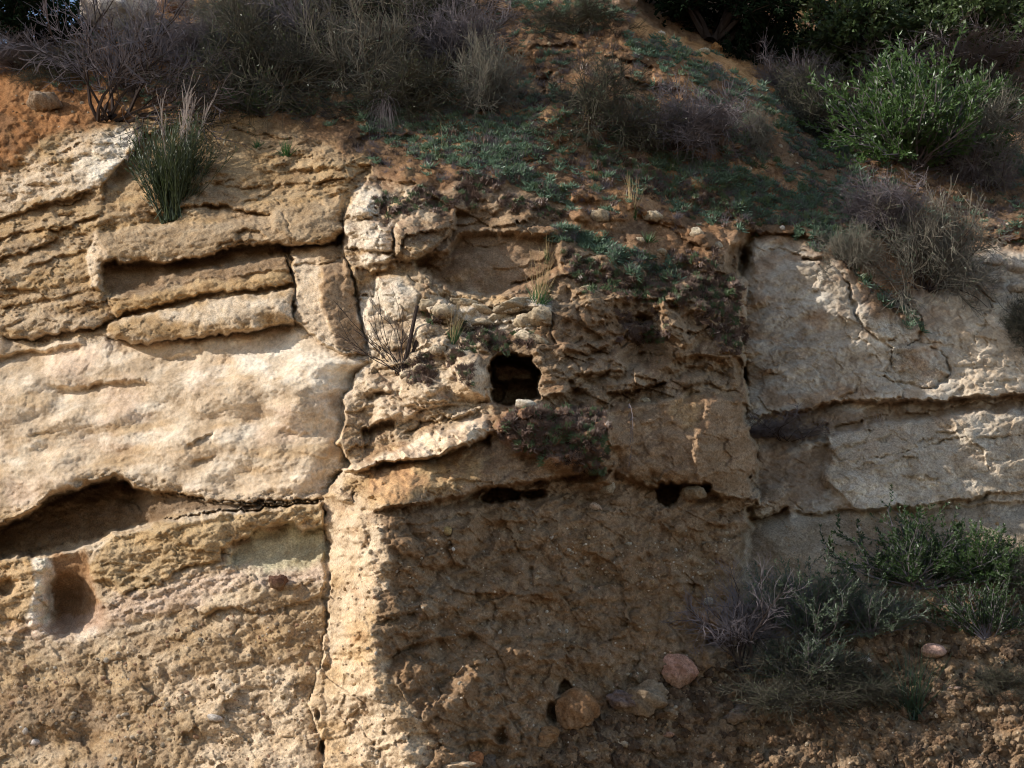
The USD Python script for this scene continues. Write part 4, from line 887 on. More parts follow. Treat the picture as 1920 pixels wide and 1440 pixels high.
    kind('hanging_tuft', ('twig', tubes(C, .006, .003), M_DRY))
    n = 5; C = grow(rng, rng.normal(0, .02, (n, 3)) + [0, 0, 1], unit(rng.normal(0, .3, (n, 3)) + [0, 0, -.6]), rng.uniform(.6, 1, n), 8, -.15, .16); p, d = shoots(rng, C, 8, .3, 1, .8); C2 = grow(rng, p, d, .14, 3, -.1, .2)
    kind('hanging_roots', ('root', join(tubes(C, .010, .004), tubes(C2, .004, .002)), M_DRY))
build_kinds()

def place(name, kindname, px, py, w_px, h_px, label, cat, group=None, rz=0, lean=0, sink=.05):
    """a plant standing at a surveyed spot, about w_px wide and h_px high as surveyed"""
    p, n = surf(px, py); p = p[0] - np.array([0, 0, sink]) - n[0] * .04
    m = float(scale_at(p))
    x = UsdGeom.Xform.Define(stage, '/World/' + numbered(name))
    x.AddTranslateOp().Set(Gf.Vec3d(*map(float, p)))
    if lean: x.AddRotateYOp().Set(float(lean))
    x.AddRotateZOp().Set(float(rz)); x.AddScaleOp().Set(Gf.Vec3f(w_px * m / 1.1, w_px * m / 1.1, h_px * m / .86))
    o = x.GetPrim(); o.GetReferences().AddInternalReference(Sdf.Path(KINDS + '/' + kindname)); o.SetInstanceable(True)
    return tag(o, label, cat, group)

def plants():
    D, S = 'dry_bush', 'shrub'
    # upper left
    place('dry_bush', 'open_bush_a', 212, 222, 270, 205, 'dark bare bush with thick forked stems, at the upper left above the tan boulder', 'bush', None, 20)
    place('dry_bush', 'dry_bush_c', 120, 150, 130, 90, 'low reddish bare bush behind the dark forked one, leftmost on the slope', 'bush', None, 60)
    place('dry_bush', 'dry_bush_a', 345, 120, 150, 100, 'greyish bare bush on the skyline between the two pale boulders', 'bush', None, 200)
    place('dry_bush', 'dry_bush_c', 520, 190, 270, 230, 'largest grey dry bush with long drooping branches, at the top left of centre', 'bush', None, 100)
    place('dry_bush', 'dry_bush_b', 430, 90, 180, 150, 'brown bare bush just left behind the largest grey bush', 'bush', None, 10)
    place('dry_bush', 'dry_bush_a', 600, 120, 220, 190, 'tall grey bush touching the top edge right of the largest grey bush', 'bush', None, 290)
    place('dry_bush', 'dry_bush_b', 690, 165, 230, 190, 'dark grey brush at the top, left of the middle', 'bush', None, 170)
    place('dry_bush', 'dry_bush_c', 780, 110, 200, 160, 'dark grey brush touching the top edge near the middle', 'bush', None, 30)
    place('dry_bush', 'dry_bush_a', 870, 130, 170, 150, 'thin dark brush at the top just left of the bare rusty patch', 'bush', None, 70)
    place('dry_bush', 'dry_bush_b', 910, 205, 120, 160, 'pale thin wispy bush beside the bare rusty patch', 'bush', None, 330)
    place('dry_bush', 'dry_bush_b', 640, 40, 230, 170, 'far grey brush on the top edge behind the others', 'bush', None, 80)
    place('dead_shrub', 'bare_shrub', 820, 30, 120, 90, 'white bare dead twigs at the top edge above the dark brush', 'shrub', None, 40)
    place('broom_shrub', 'broom', 322, 412, 205, 225, 'upright dark green shrub with long white dead stems, rooted on the long slab', 'shrub', None, 0)
    place('hanging_tuft', 'hanging_tuft', 722, 268, 70, 90, 'dead grey tuft hanging like a mop over the soil edge', 'tuft')
    place('green_shrub', 'bay_shrub', 500, 215, 120, 60, 'low dark green growth at the foot of the largest grey bush', 'shrub', None, 40)
    place('green_shrub', 'bay_shrub', 390, 130, 70, 90, 'narrow green shrub with a dark stem between the bare bushes at upper left', 'shrub', None, 140)
    place('dry_bush', 'dry_bush_b', 560, 60, 240, 160, 'grey brush on the top edge between the two tall grey bushes', 'bush', None, 140)
    place('dry_bush', 'dry_bush_c', 720, 60, 240, 130, 'blackish brush on the top edge, left of the white bare twigs', 'bush', None, 250)
    place('dry_bush', 'dry_bush_a', 860, 40, 200, 120, 'blackish brush on the top edge, right of the white bare twigs', 'bush', None, 20)
    place('dry_bush', 'dry_bush_c', 760, 200, 200, 120, 'low grey brush with teal plants in front, left of the middle', 'bush', None, 190)
    place('dry_bush', 'dry_bush_b', 285, 85, 110, 60, 'brown bare bush below the large pale boulder', 'bush', None, 75)
    place('dry_bush', 'dry_bush_a', 40, 130, 130, 70, 'low brown scrub under the corner tree at the top left', 'bush', None, 110)
    place('dry_bush', 'dry_bush_c', 1090, 60, 170, 80, 'low dark scrub on the slope under the tan boulder of the ridge', 'bush', None, 45)
    # middle hill
    place('dry_bush', 'dry_bush_c', 1125, 240, 190, 160, 'dark brownish dry bush in the middle of the slope, left one of the close pair', 'bush', None, 15)
    place('dry_bush', 'dry_bush_a', 1262, 280, 190, 140, 'purplish dry bush in the middle of the slope, right one of the close pair', 'bush', None, 220)
    place('dry_bush', 'dry_bush_b', 1415, 278, 70, 100, 'small upright dry bush beside the bare soil chute', 'bush', None, 120)
    place('dry_bush', 'dry_bush_c', 1530, 245, 190, 150, 'purple grey bush in the gully left of the bright green shrub', 'bush', None, 260)
    place('dry_bush', 'dry_bush_a', 1500, 180, 140, 100, 'dark low bush in the gully under the black tree', 'bush', None, 310)
    # right side of the hill
    place('green_shrub', 'green_shrub', 1715, 315, 275, 215, 'bright green leafy shrub on the right of the hill, largest green one', 'shrub', None, 30)
    place('green_shrub', 'bay_shrub', 1860, 235, 150, 110, 'dark green shrub at the right edge behind the bright green one', 'shrub', None, 80)
    place('dry_bush', 'dry_bush_b', 1790, 320, 170, 190, 'straw coloured drooping brush leaning on the bright green shrub', 'bush', None, 20, 14)
    place('dry_bush', 'dry_bush_a', 1850, 355, 130, 100, 'purple grey bush at the right edge under the dark green shrub', 'bush', None, 340)
    place('dry_bush', 'dry_bush_a', 1630, 425, 150, 110, 'dark purple bush below the bright green shrub', 'bush', None, 190)
    place('dry_bush', 'dry_bush_b', 1735, 545, 190, 210, 'large dense grey bush hanging over the right wall', 'bush', None, 75)
    place('dry_bush', 'dry_bush_c', 1925, 630, 100, 100, 'dry grey bush cut by the right edge above the pale rock', 'bush', None, 130)
    place('dry_bush', 'dry_bush_b', 1590, 500, 90, 90, 'small dark bush at the lip left of the large dense grey one', 'bush', None, 35)
    # trees at the top
    place('tree', 'dark_tree_a', 1335, 78, 300, 200, 'black dense tree in the hollow at the top right of the ridge', 'tree', None, 10)
    place('bush', 'dark_tree_a', 1425, 118, 120, 150, 'black leafy bush at the right foot of the black tree', 'bush', None, 130)
    place('tree', 'dark_tree_b', 1600, 50, 260, 150, 'dark green leafy tree behind the half hidden boulder', 'tree', None, 220)
    place('tree', 'dark_tree_b', 1700, 160, 300, 230, 'green leafy tree with white twigs above the bright green shrub', 'tree', None, 50)
    place('tree', 'dark_tree_b', 1860, 165, 320, 260, 'green leafy tree in the top right corner', 'tree', None, 300)
    place('tree', 'dark_tree_b', 1780, -20, 300, 160, 'leafy tree on the top edge behind the corner tree', 'tree', None, 170)
    place('dead_shrub', 'bare_shrub', 1665, 60, 90, 120, 'white bare twigs sticking out of the green leafy tree', 'shrub', None, 0)
    place('dead_shrub', 'bare_shrub', 1800, 110, 110, 90, 'white bare twigs in front of the corner tree', 'shrub', None, 90, 30)
    place('dry_bush', 'dry_bush_a', 1790, 180, 280, 100, 'brown bare brush along the foot of the trees at the right', 'bush', None, 55)
    place('tree', 'dark_tree_a', 50, 98, 220, 150, 'dark tree in the top left corner against the sky', 'tree', None, 70)
    place('dead_shrub', 'bare_shrub', 34, 92, 60, 110, 'white bare sapling in front of the corner tree at top left', 'shrub', None, 10)
    # on the buttress
    place('slender_shrub', 'slender_shrub', 748, 699, 220, 190, 'bare slender shrub with a thick stub growing left of the square hole', 'shrub', None, 0)
    place('grass_tuft', 'grass_tuft', 1008, 578, 95, 110, 'grass clump with tall straw stalks above the square hole', 'grass', None, 0, 8)
    place('grass_tuft', 'grass_tuft', 850, 642, 66, 95, 'bright grass clump with straw stalks left above the square hole', 'grass', None, 120, 12)
    place('grass_tuft', 'grass_tuft', 1188, 408, 66, 90, 'grass clump with straw stalks on the shelf of pale rock, right of centre', 'grass', None, 200)
    place('grass_tuft', 'grass_tuft', 1025, 490, 40, 60, 'thin straw tuft beside the brown hollow face', 'grass', None, 70)
    place('green_tuft', 'green_tuft', 1113, 335, 36, 24, 'star shaped green rosette on bare brown soil', 'rosette')
    place('green_tuft', 'green_tuft', 535, 290, 52, 40, 'small dark green tuft alone on the soil right of the broom shrub', 'tuft', None, 50)
    place('green_tuft', 'green_tuft', 482, 276, 34, 26, 'tiny green tuft between the broom shrub and the lone dark tuft', 'tuft', None, 20)
    place('green_tuft', 'green_tuft', 1215, 452, 40, 26, 'small green tuft under the grass clump with straw stalks', 'tuft', None, 90)
    place('dry_stalk', 'dry_stalk', 1090, 240, 50, 75, 'tall pale dry flower stalk standing left of the close pair of dry bushes', 'stalk', None, 0, 8)
    place('dry_stalk', 'dry_stalk', 1140, 258, 40, 50, 'leaning dry stalk right of the tallest pale stalk', 'stalk', None, 0, -28)
    place('dry_stalk', 'dry_stalk', 828, 285, 16, 60, 'thin single dry stalk above the dark plant cushion', 'stalk', None, 100)
    place('dry_stalk', 'dry_stalk', 944, 215, 18, 42, 'thin pale stalk among teal plants near the middle', 'stalk', None, 60)
    place('hanging_roots', 'hanging_roots', 1185, 885, 70, 115, 'dry roots hanging down the face of the squared block', 'roots')
    place('dry_bush', 'dry_bush_a', 1470, 826, 150, 50, 'low grey scrub in the recess right of the squared block', 'bush', None, 15)
    place('dead_shrub', 'bare_shrub', 1650, 795, 50, 34, 'little pale dead twigs in the recess of the right wall', 'shrub', None, 60)
    # foot of the bank
    place('green_shrub', 'bay_shrub', 1720, 1100, 230, 150, 'green shrub on top of the earth mound at the lower right, left of the pair', 'shrub', None, 25)
    place('green_shrub', 'green_shrub', 1835, 1085, 140, 95, 'brighter green shrub on the earth mound, right of the pair', 'shrub', None, 125)
    place('green_shrub', 'bay_shrub', 1850, 1195, 150, 120, 'dark green drooping shrub below the pair on the earth mound', 'shrub', None, 225, 12)
    place('dry_bush', 'dry_bush_b', 1905, 1110, 110, 110, 'reddish dry bush at the right edge of the earth mound', 'bush', None, 5)
    place('sage_shrub', 'sage_shrub', 1520, 1205, 215, 150, 'feathery grey green shrub at the foot of the wall, larger one', 'shrub', None, 0)
    place('sage_shrub', 'sage_shrub', 1630, 1190, 150, 100, 'feathery grey green shrub, smaller one leaning right beside the white stones', 'shrub', None, 100, 14)
    place('dry_bush', 'open_bush_b', 1390, 1255, 200, 150, 'reddish bare twiggy bush right of the pink boulder', 'bush', None, 30)
    place('dry_bush', 'dry_bush_c', 1500, 1300, 230, 120, 'dark tangled dry bush in front of the feathery shrubs', 'bush', None, 240)
    place('dry_bush', 'dry_bush_c', 1620, 1290, 150, 80, 'low dark dry bush between the tangle and the spiky clump', 'bush', None, 280)
    place('green_shrub', 'sage_shrub', 1510, 1275, 150, 90, 'greener low shrub in front of the larger feathery shrub', 'shrub', None, 200)
    place('spiky_clump', 'spiky_clump', 1715, 1345, 170, 130, 'spiky rush like clump at the lower right below the pink oval stone', 'clump')
    place('dry_bush', 'dry_bush_c', 1880, 1290, 120, 60, 'flat dry twigs on dark soil at the lower right edge', 'bush', None, 100)
    place('dry_stalk', 'dry_stalk', 1244, 1300, 14, 46, 'thin grass stalk beside the pink boulder', 'stalk', None, 0)
plants()

# ------------------------------------------------------------------ ground cover (nobody could count it)
def frames(n, rng, lift_):
    """quaternions that turn z to the direction n with a random spin"""
    z = unit(n + np.array([0, 0, lift_])); x = unit(np.cross(rng.normal(0, 1, z.shape), z)); y = np.cross(z, x)
    m = np.stack([x, y, z], -1); out = np.empty((len(z), 4))
    from scipy.spatial.transform import Rotation
    q = Rotation.from_matrix(m).as_quat()
    return q[:, [3, 0, 1, 2]]
def fill(rng, pts, density):
    """random surveyed spots inside a polygon; density per 100 x 100"""
    p = np.array(pts, float); lo, hi = p.min(0), p.max(0)
    n = int(density * np.prod(hi - lo) / 1e4)
    q = rng.uniform(lo, hi, (n, 2)); d = np.where(inside(pts, q[:, 0], q[:, 1]), 1, 0)
    e = seg_dist(pts, q[:, 0], q[:, 1], True) * np.where(d, 1, -1)
    noise = fbm(q[:, 0] / 28, q[:, 1] / 28, 301, 3)
    return q[e + 22 * noise > 4]
def scatter(name, spots, protos, weights, size, label, cat, seed, lift_=.4, sink=.01, kind_='stuff', path=None):
    rng = np.random.default_rng(seed)
    p, n = surf(spots[:, 0], spots[:, 1], sink)
    path = path or '/World/' + numbered(name)
    pi = UsdGeom.PointInstancer.Define(stage, path)
    for k, (v, f, mat) in enumerate(protos):
        raw_mesh('%s/plant_%d' % (path, k), v, f, mat); pi.CreatePrototypesRel().AddTarget('%s/plant_%d' % (path, k))
    s = size[0] + (size[1] - size[0]) * rng.random(len(p)) ** 1.4
    pi.CreatePositionsAttr(Vt.Vec3fArray.FromNumpy(p.astype(np.float32)))
    pi.CreateScalesAttr(Vt.Vec3fArray.FromNumpy((s[:, None] * rng.uniform(.8, 1.25, (len(p), 3))).astype(np.float32)))
    q = frames(n, rng, lift_)
    pi.CreateOrientationsAttr(Vt.QuathArray([Gf.Quath(float(a), float(b), float(c), float(d)) for a, b, c, d in q]))
    pi.CreateProtoIndicesAttr(Vt.IntArray.FromNumpy(rng.choice(len(protos), len(p), p=np.array(weights) / sum(weights)).astype(np.int32)))
    return tag(pi.GetPrim(), label, cat, None, kind_)
def cover_protos():
    rng = np.random.default_rng(310)
    n = 22; C = grow(rng, rng.normal(0, .3, (n, 3)) * [1, 1, 0], hemi(rng, n, 60), rng.uniform(.5, 1, n), 3, .15, .15)
    ice = tubes(C, .085, .03, 4)
    n = 26; d = hemi(rng, n, 80, .6); ros = blades(rng, rng.normal(0, .25, (n, 3)) * [1, 1, .3], d, rng.uniform(.6, 1.1, n), .2)
    n = 30; tw = tubes(grow(rng, rng.normal(0, .3, (n, 3)) * [1, 1, 0], hemi(rng, n, 70), rng.uniform(.5, 1.2, n), 3, 0, .25), .022, .012)
    return ice, ros, tw
ICE, ROS, TWG = cover_protos()
def cover():
    teal = [('between the soil and the dark cushion', [(900,270),(960,275),(1065,365),(1075,395),(1000,365),(925,330)], 90), ('on the shelf above the brown face', [(1035,415),(1100,435),(1200,465),(1285,495),(1275,535),(1180,505),(1090,475),(1025,450)], 90),
            ('in a long band below the pair of dry bushes', [(1115,210),(1200,255),(1300,285),(1420,325),(1520,375),(1610,440),(1590,490),(1480,435),(1380,395),(1290,335),(1200,295),(1130,255)], 95), ('along the crest of the ridge', [(1160,60),(1240,65),(1330,105),(1400,145),(1490,195),(1530,235),(1500,255),(1400,195),(1300,145),(1200,115)], 80),
            ('at the foot of the gully', [(1430,225),(1540,255),(1620,305),(1650,355),(1560,330),(1470,280)], 80), ('among the brush left of the middle', [(640,200),(740,95),(840,100),(860,165),(930,215),(1010,200),(1030,290),(900,330),(780,300),(690,250)], 60),
            ('on the top edge right of the middle', [(950,-10),(1180,-10),(1195,35),(1080,28),(970,22)], 70), ('in the gully under the trees', [(1480,68),(1620,72),(1650,125),(1560,145)], 70), ('at the right edge of the hill', [(1830,265),(1940,275),(1940,350),(1860,340)], 60),
            ('in the cracks of the right wall', [(1585,490),(1640,520),(1700,570),(1735,600),(1730,640),(1690,595),(1620,545)], 50), ('under the dark purple bush', [(1440,300),(1560,330),(1640,400),(1580,420),(1500,380)], 60), ('scattered over the middle of the slope', [(1000,180),(1180,170),(1330,290),(1420,400),(1330,420),(1180,380),(1050,330),(900,290)], 16), ('scattered around the small dry bushes of the ridge', [(1290,140),(1440,200),(1440,330),(1330,290)], 34), ('between the purple bushes of the gully', [(1560,330),(1700,340),(1660,450),(1580,430)], 40), ('beside the dead hanging tuft', [(650,220),(720,200),(790,240),(760,262),(690,255)], 60)]
    for k, (where, pts, dens) in enumerate(teal):
        rng = np.random.default_rng(320 + k)
        scatter('teal_ground_cover', fill(rng, pts, dens * 4.6), [(*ROS, M_TEAL), (*ICE, M_ICEGREEN), (*TWG, M_DRY)], [.62, .12, .26], (.05, .18), 'low blue green leafy ground cover ' + where, 'ground cover', 340 + k, .8)
    ice = [('cushion on the upper edge of the buttress', [(693,392),(720,362),(800,345),(862,356),(872,388),(830,402),(780,392),(740,402),(720,418)], .15), ('clump left of the teal strip', [(858,328),(905,316),(924,360),(890,392),(863,378)], .1), ('strip under the teal plants', [(925,340),(1000,368),(1062,384),(1072,420),(1000,405),(940,390)], .2),
           ('round mat below the square hole', [(925,802),(948,775),(1000,760),(1112,760),(1148,790),(1142,845),(1120,885),(1060,868),(960,852)], .12), ('small clump beside the row of pale stones', [(782,588),(800,566),(832,572),(842,600),(800,608)], .05), ('patch right above the square hole', [(845,598),(930,615),(965,640),(950,662),(880,655),(855,632)], .1),
           ('narrow strip left of the square hole', [(832,650),(872,666),(888,700),(884,728),(850,716),(838,688)], .05), ('tuft under the bare slender shrub', [(750,668),(812,660),(812,715),(770,725)], .0), ('slope above the flat brown face', [(1055,465),(1160,495),(1275,515),(1305,560),(1260,585),(1180,565),(1100,545),(1055,520)], .25),
           ('hanging curtain on the right shoulder', [(1255,465),(1335,478),(1398,545),(1400,680),(1350,655),(1302,602),(1278,545)], .12), ('hollows of the right shoulder', [(1150,585),(1232,592),(1252,640),(1180,655)], .05), ('brown band under the long teal band', [(1095,255),(1200,300),(1330,350),(1445,410),(1425,445),(1330,405),(1200,352),(1105,300)], .3), ('tuft right above the hole', [(955,615),(1000,620),(1002,655),(965,655)], .0)]
    for k, (where, pts, g) in enumerate(ice):
        rng = np.random.default_rng(360 + k)
        scatter('ice_plant_mat', fill(rng, pts, 380), [(*ICE, M_ICE), (*ICE, M_ICEGREEN), (*TWG, M_DARKTWIG)], [.75 - g, g + .10, .15], (.06, .13), 'reddish brown succulent mat, ' + where, 'ice plant', 380 + k, .5)
    rng = np.random.default_rng(399)
    spots = np.vstack([fill(rng, q, d) for q, d in (([(60,60),(640,20),(1180,20),(1160,200),(1000,240),(640,240),(480,215),(300,210),(80,160)], 110), ([(640,230),(1000,230),(1300,330),(1440,440),(1380,440),(1060,400),(860,340),(700,330)], 70), ([(1420,20),(1930,60),(1930,460),(1800,440),(1640,430),(1480,260)], 90), ([(1180,110),(1440,200),(1440,320),(1300,300),(1180,230)], 90))])
    scatter('dry_litter', spots, [(*TWG, M_DRY), (*TWG, M_DARKTWIG), (*ROS, M_TEAL), (*ICE, M_ICE)], [.36, .24, .24, .16], (.05, .19), 'dry twiggy litter and dead grass scattered over the hillside', 'litter', 400, .8)
cover()
# ------------------------------------------------------------------ boulders, stones, pebbles
def stone_mesh(seed, sub_=3, rough=.16, flat=0.0):
    m = trimesh.creation.icosphere(sub_, 1.0); v = m.vertices.copy(); rng = np.random.default_rng(seed)
    for _ in range(7 if flat else 3):                                   # a few planed faces
        d = unit(rng.normal(0, 1, 3)); h = rng.uniform(.62, .88); e = v @ d - h
        v -= np.maximum(e, 0)[:, None] * d * (.8 if flat else .55)
    o = rng.uniform(0, 50, 3)
    r = fbm(v[:, 0] * 1.3 + o[0] + v[:, 2] * .7, v[:, 1] * 1.3 + o[1] + v[:, 2] * .9, seed, 3) + .3 * fbm(v[:, 0] * 5 + o[2], v[:, 1] * 5 + v[:, 2] * 4, seed + 9, 2)
    v *= (1 + rough * r)[:, None]
    m2 = trimesh.Trimesh(v, m.faces, process=False)
    return v, np.array(m.faces), np.array(m2.vertex_normals)
def stone(path, px, py, w, h, colour, seed, ang=0, bury=.5, sub_=3, rough=.14, flat=0.0, deep=.8, dusty=.6, mottling=.3):
    """a stone w x h (survey units) set into the bank, its long axis turned by ang degrees in the face"""
    p, n = surf(px, py); p, n = p[0], n[0]; m = float(scale_at(p))
    v, f, nn = stone_mesh(seed, sub_, rough, flat)
    c, s = math.cos(math.radians(ang)), math.sin(math.radians(ang))
    S = np.array([w * m / 2, w * m / 2 * deep, h * m / 2])
    R = np.array([[c, 0, -s], [0, 1, 0], [s, 0, c]])
    V = (v * S) @ R.T; nn = unit((nn / S) @ R.T)
    out = unit(n + np.array([0, -.6, .25]))
    V = V + p + out * S[1] * (1 - 2 * bury)
    mot = fbm(v[:, 0] * 2.2 + seed, v[:, 1] * 2.2 + v[:, 2] * 2.0, seed + 3, 4)
    dust = sst(-(v @ R.T)[:, 2] + .5 * mot, -.1, .7)[:, None]
    col = np.array(colour) * .9 * (1 + mottling * mot[:, None]); col = np.clip(col * (1 - dusty * dust) + dusty * dust * np.array((.20, .14, .09)), .01, .8)
    base = p
    return raw_mesh(path, V, f, M_ROCK, nn, col).GetPrim()
def stones():
    def boulder(px, py, w, h, colour, label, ang=0, seed=0, name='boulder', cat='boulder', **k):
        k.setdefault('flat', 1 if seed % 3 else 0); k.setdefault('rough', .27); k.setdefault('sub_', 4 if w > 36 else 3)
        tag(stone('/World/' + numbered(name), px, py, w, h, colour, 500 + seed, ang, **k), label, cat)
    boulder(214, 42, 140, 90, (.60,.54,.50), 'large pale boulder on the skyline at the top left', 8, 1, bury=.25, dusty=.15)
    boulder(322, 16, 70, 44, (.52,.38,.33), 'pinkish boulder on the top edge right of the large pale one', 0, 2, bury=.25)
    boulder(424, 44, 46, 34, (.36,.26,.19), 'small tan boulder behind the grey bushes at top left', 0, 3)
    boulder(84, 200, 58, 40, (.34,.26,.19), 'rounded tan boulder on rusty soil at the left edge', -6, 4, bury=.25)
    boulder(374, 118, 24, 22, (.36,.27,.19), 'little tan stone under the bare bushes at the upper left', 0, 5)
    boulder(1168, 10, 46, 40, (.34,.25,.20), 'tan boulder on the top edge at the start of the ridge', 20, 6, bury=.3)
    boulder(1575, 58, 56, 36, (.22,.17,.13), 'half hidden brown boulder under the trees at the top right', 0, 7)
    boulder(1342, 92, 32, 24, (.46,.24,.10), 'orange stone on the ridge below the black tree', 10, 8)
    boulder(1318, 98, 26, 12, (.55,.48,.36), 'flat pale stone left against the orange one on the ridge', 15, 9)
    boulder(1485, 86, 30, 14, (.40,.22,.10), 'small orange stone on bare soil in the gully', 0, 10)
    boulder(1238, 64, 20, 10, (.62,.56,.46), 'small white stone on the crest of the ridge', 10, 11)
    boulder(1262, 80, 16, 10, (.45,.38,.28), 'small tan stone just under the white one on the crest', 10, 12)
    boulder(1443, 172, 18, 14, (.38,.20,.10), 'small reddish stone at the lower end of the ridge crest', 20, 13)
    boulder(1860, 490, 46, 26, (.55,.50,.44), 'white angular rock at the right edge under the hill, left of its pile', 12, 14, flat=1, rough=.1)
    boulder(1900, 500, 44, 34, (.58,.53,.47), 'white angular rock at the right edge, largest of its pile', -20, 15, flat=1, rough=.1)
    boulder(1905, 540, 40, 22, (.48,.41,.33), 'tan angular rock lowest of the white pile at the right edge', 15, 16, flat=1, rough=.1)
    boulder(1838, 472, 22, 16, (.50,.44,.36), 'small pale rock topmost of the white pile at the right edge', 0, 17, flat=1)
    boulder(985, 759, 46, 22, (.62,.57,.48), 'white stone lying at the mouth of the square hole', -6, 18, flat=1, rough=.12)
    boulder(1208, 752, 26, 14, (.50,.43,.32), 'pale stone in the undercut right of the square hole', 0, 19, flat=1)
    boulder(1268, 1258, 78, 54, (.38,.22,.165), 'pink streaked boulder at the foot of the dark conglomerate', -14, 20, bury=.3)
    boulder(1076, 1345, 82, 78, (.26,.15,.08), 'rounded orange brown boulder under the dark burrow', 18, 21, bury=.2)
    boulder(1172, 1332, 70, 36, (.17,.13,.12), 'dark purplish oval boulder at the bottom, right of the orange one', -10, 22, bury=.1)
    boulder(1202, 1312, 92, 60, (.22,.17,.12), 'rounded grey brown boulder behind the dark oval one', 20, 23, bury=.4)
    boulder(1022, 1385, 50, 34, (.27,.16,.085), 'small orange rock down left of the orange boulder', 30, 24, bury=.35)
    boulder(915, 1428, 46, 34, (.20,.16,.13), 'grey rock on the bottom edge left of centre', -20, 25, flat=1)
    boulder(888, 1424, 40, 30, (.42,.20,.10), 'reddish rock beside the grey one on the bottom edge', 20, 26)
    boulder(860, 1436, 60, 16, (.50,.38,.26), 'flat pale rock on the bottom edge under the dark block', 4, 27)
    boulder(1753, 1223, 48, 30, (.46,.31,.26), 'pinkish oval stone resting on dark soil at the lower right', -8, 28, bury=.12, rough=.08)
    boulder(1624, 1238, 22, 14, (.62,.58,.54), 'white stone half hidden by the low dry bush', 0, 29, flat=1)
    boulder(1662, 1160, 18, 22, (.52,.47,.40), 'white stone beside the smaller feathery shrub', 30, 30, flat=1)
    boulder(1625, 1118, 30, 18, (.40,.32,.22), 'ochre stone on top of the gravel under the green shrubs', -10, 31)
    boulder(1382, 1338, 60, 34, (.17,.14,.12), 'grey angular rock at the bottom right of the dark oval boulder', 14, 32, flat=1)
    boulder(1168, 1394, 26, 14, (.45,.37,.27), 'small pale stone on the dark clods at the bottom', -22, 33, flat=1)
    boulder(1250, 1378, 30, 14, (.44,.27,.20), 'small pink stone on the dark clods at the bottom', 0, 34)
    boulder(1790, 1290, 24, 10, (.48,.34,.28), 'small flat pink stone right of the spiky clump', 0, 35)
    boulder(1895, 1304, 26, 20, (.36,.22,.14), 'brown stone at the right edge near the bottom', 0, 36)
    boulder(1330, 1128, 20, 18, (.36,.33,.27), 'grey stone stuck in the edge of the dark conglomerate', 0, 37)
    boulder(1138, 918, 30, 26, (.50,.45,.36), 'pale angular rock wedged in the long recess', 20, 38, flat=1, bury=.25)
    boulder(1115, 953, 22, 14, (.52,.40,.30), 'small white and brown stone just below the wedged pale rock', -30, 39, flat=1, bury=.2)
    boulder(1299, 928, 46, 26, (.24,.19,.13), 'brown rounded rock between the two right burrows', 0, 40, bury=.3)
    boulder(525, 1097, 46, 30, (.13,.075,.055), 'dark red nodule sticking out under the pale hollow', -8, 41, bury=.3, rough=.22)
    boulder(404, 1344, 32, 14, (.58,.53,.48), 'white elongated cobble in the lower left conglomerate', -14, 42, bury=.25, rough=.06, name='cobble', cat='cobble')
    boulder(67, 1395, 21, 14, (.58,.53,.50), 'white round cobble in the bottom left corner', 8, 43, bury=.2, rough=.05, name='cobble', cat='cobble')
    boulder(49, 1372, 12, 14, (.52,.46,.40), 'small pale cobble above the white round one in the corner', 0, 44, bury=.2, rough=.05, name='cobble', cat='cobble')
    boulder(838, 997, 17, 18, (.40,.30,.14), 'yellowish cobble at the top of the dark conglomerate', 30, 45, bury=.25, rough=.06, name='cobble', cat='cobble')
    boulder(851, 1030, 7, 9, (.62,.58,.52), 'tiny white cobble just under the yellowish one', 0, 46, bury=.2, rough=.05, sub_=2, name='cobble', cat='cobble')
    boulder(1100, 1056, 12, 9, (.36,.24,.15), 'tan cobble in the middle of the dark conglomerate', 10, 47, bury=.2, sub_=2, name='cobble', cat='cobble')
    boulder(1180, 1022, 11, 9, (.42,.38,.30), 'pale grey cobble at the upper right of the dark conglomerate', 10, 48, bury=.2, sub_=2, name='cobble', cat='cobble')
    boulder(236, 1340, 16, 9, (.54,.47,.38), 'pale cobble left of the white elongated one', 0, 49, bury=.2, sub_=2, name='cobble', cat='cobble')
    boulder(1466, 428, 12, 12, (.62,.60,.56), 'small white stone on the lip above the right wall', 0, 50, sub_=2, flat=1)
    # pieces that belong to the cliff: the row of pale stones on the shelf above the hole
    for k, (x, y, w, h, a) in enumerate(((800,572,34,20,-8),(828,580,38,24,6),(846,600,26,22,10),(900,604,46,16,-4),(935,596,34,16,-12),(962,568,62,20,-16),(985,600,40,22,0),(1016,592,38,30,0),(1010,640,34,18,20),(985,632,36,22,12),(872,566,46,14,10),(905,578,34,12,16),(1100,540,22,12,0),(1128,402,30,20,8),(1225,404,28,18,6),(1308,436,24,18,16),(1240,470,16,10,0),(1200,450,14,10,0),(1345,462,18,16,0),(820,655,24,18,0),(786,690,20,16,0),(760,705,18,12,10))):
        stone(child_path('/World/cliff', 'stone'), x, y, w * 1.25, h * 1.25, np.array((.46,.39,.29)) * (1 + .15 * math.sin(k * 2.3)), 600 + k, -a, bury=.62, sub_=3, rough=.3, flat=1)
    # pebbles of the conglomerate: the largest as pieces, the rest as one bed
    rng = np.random.default_rng(640)
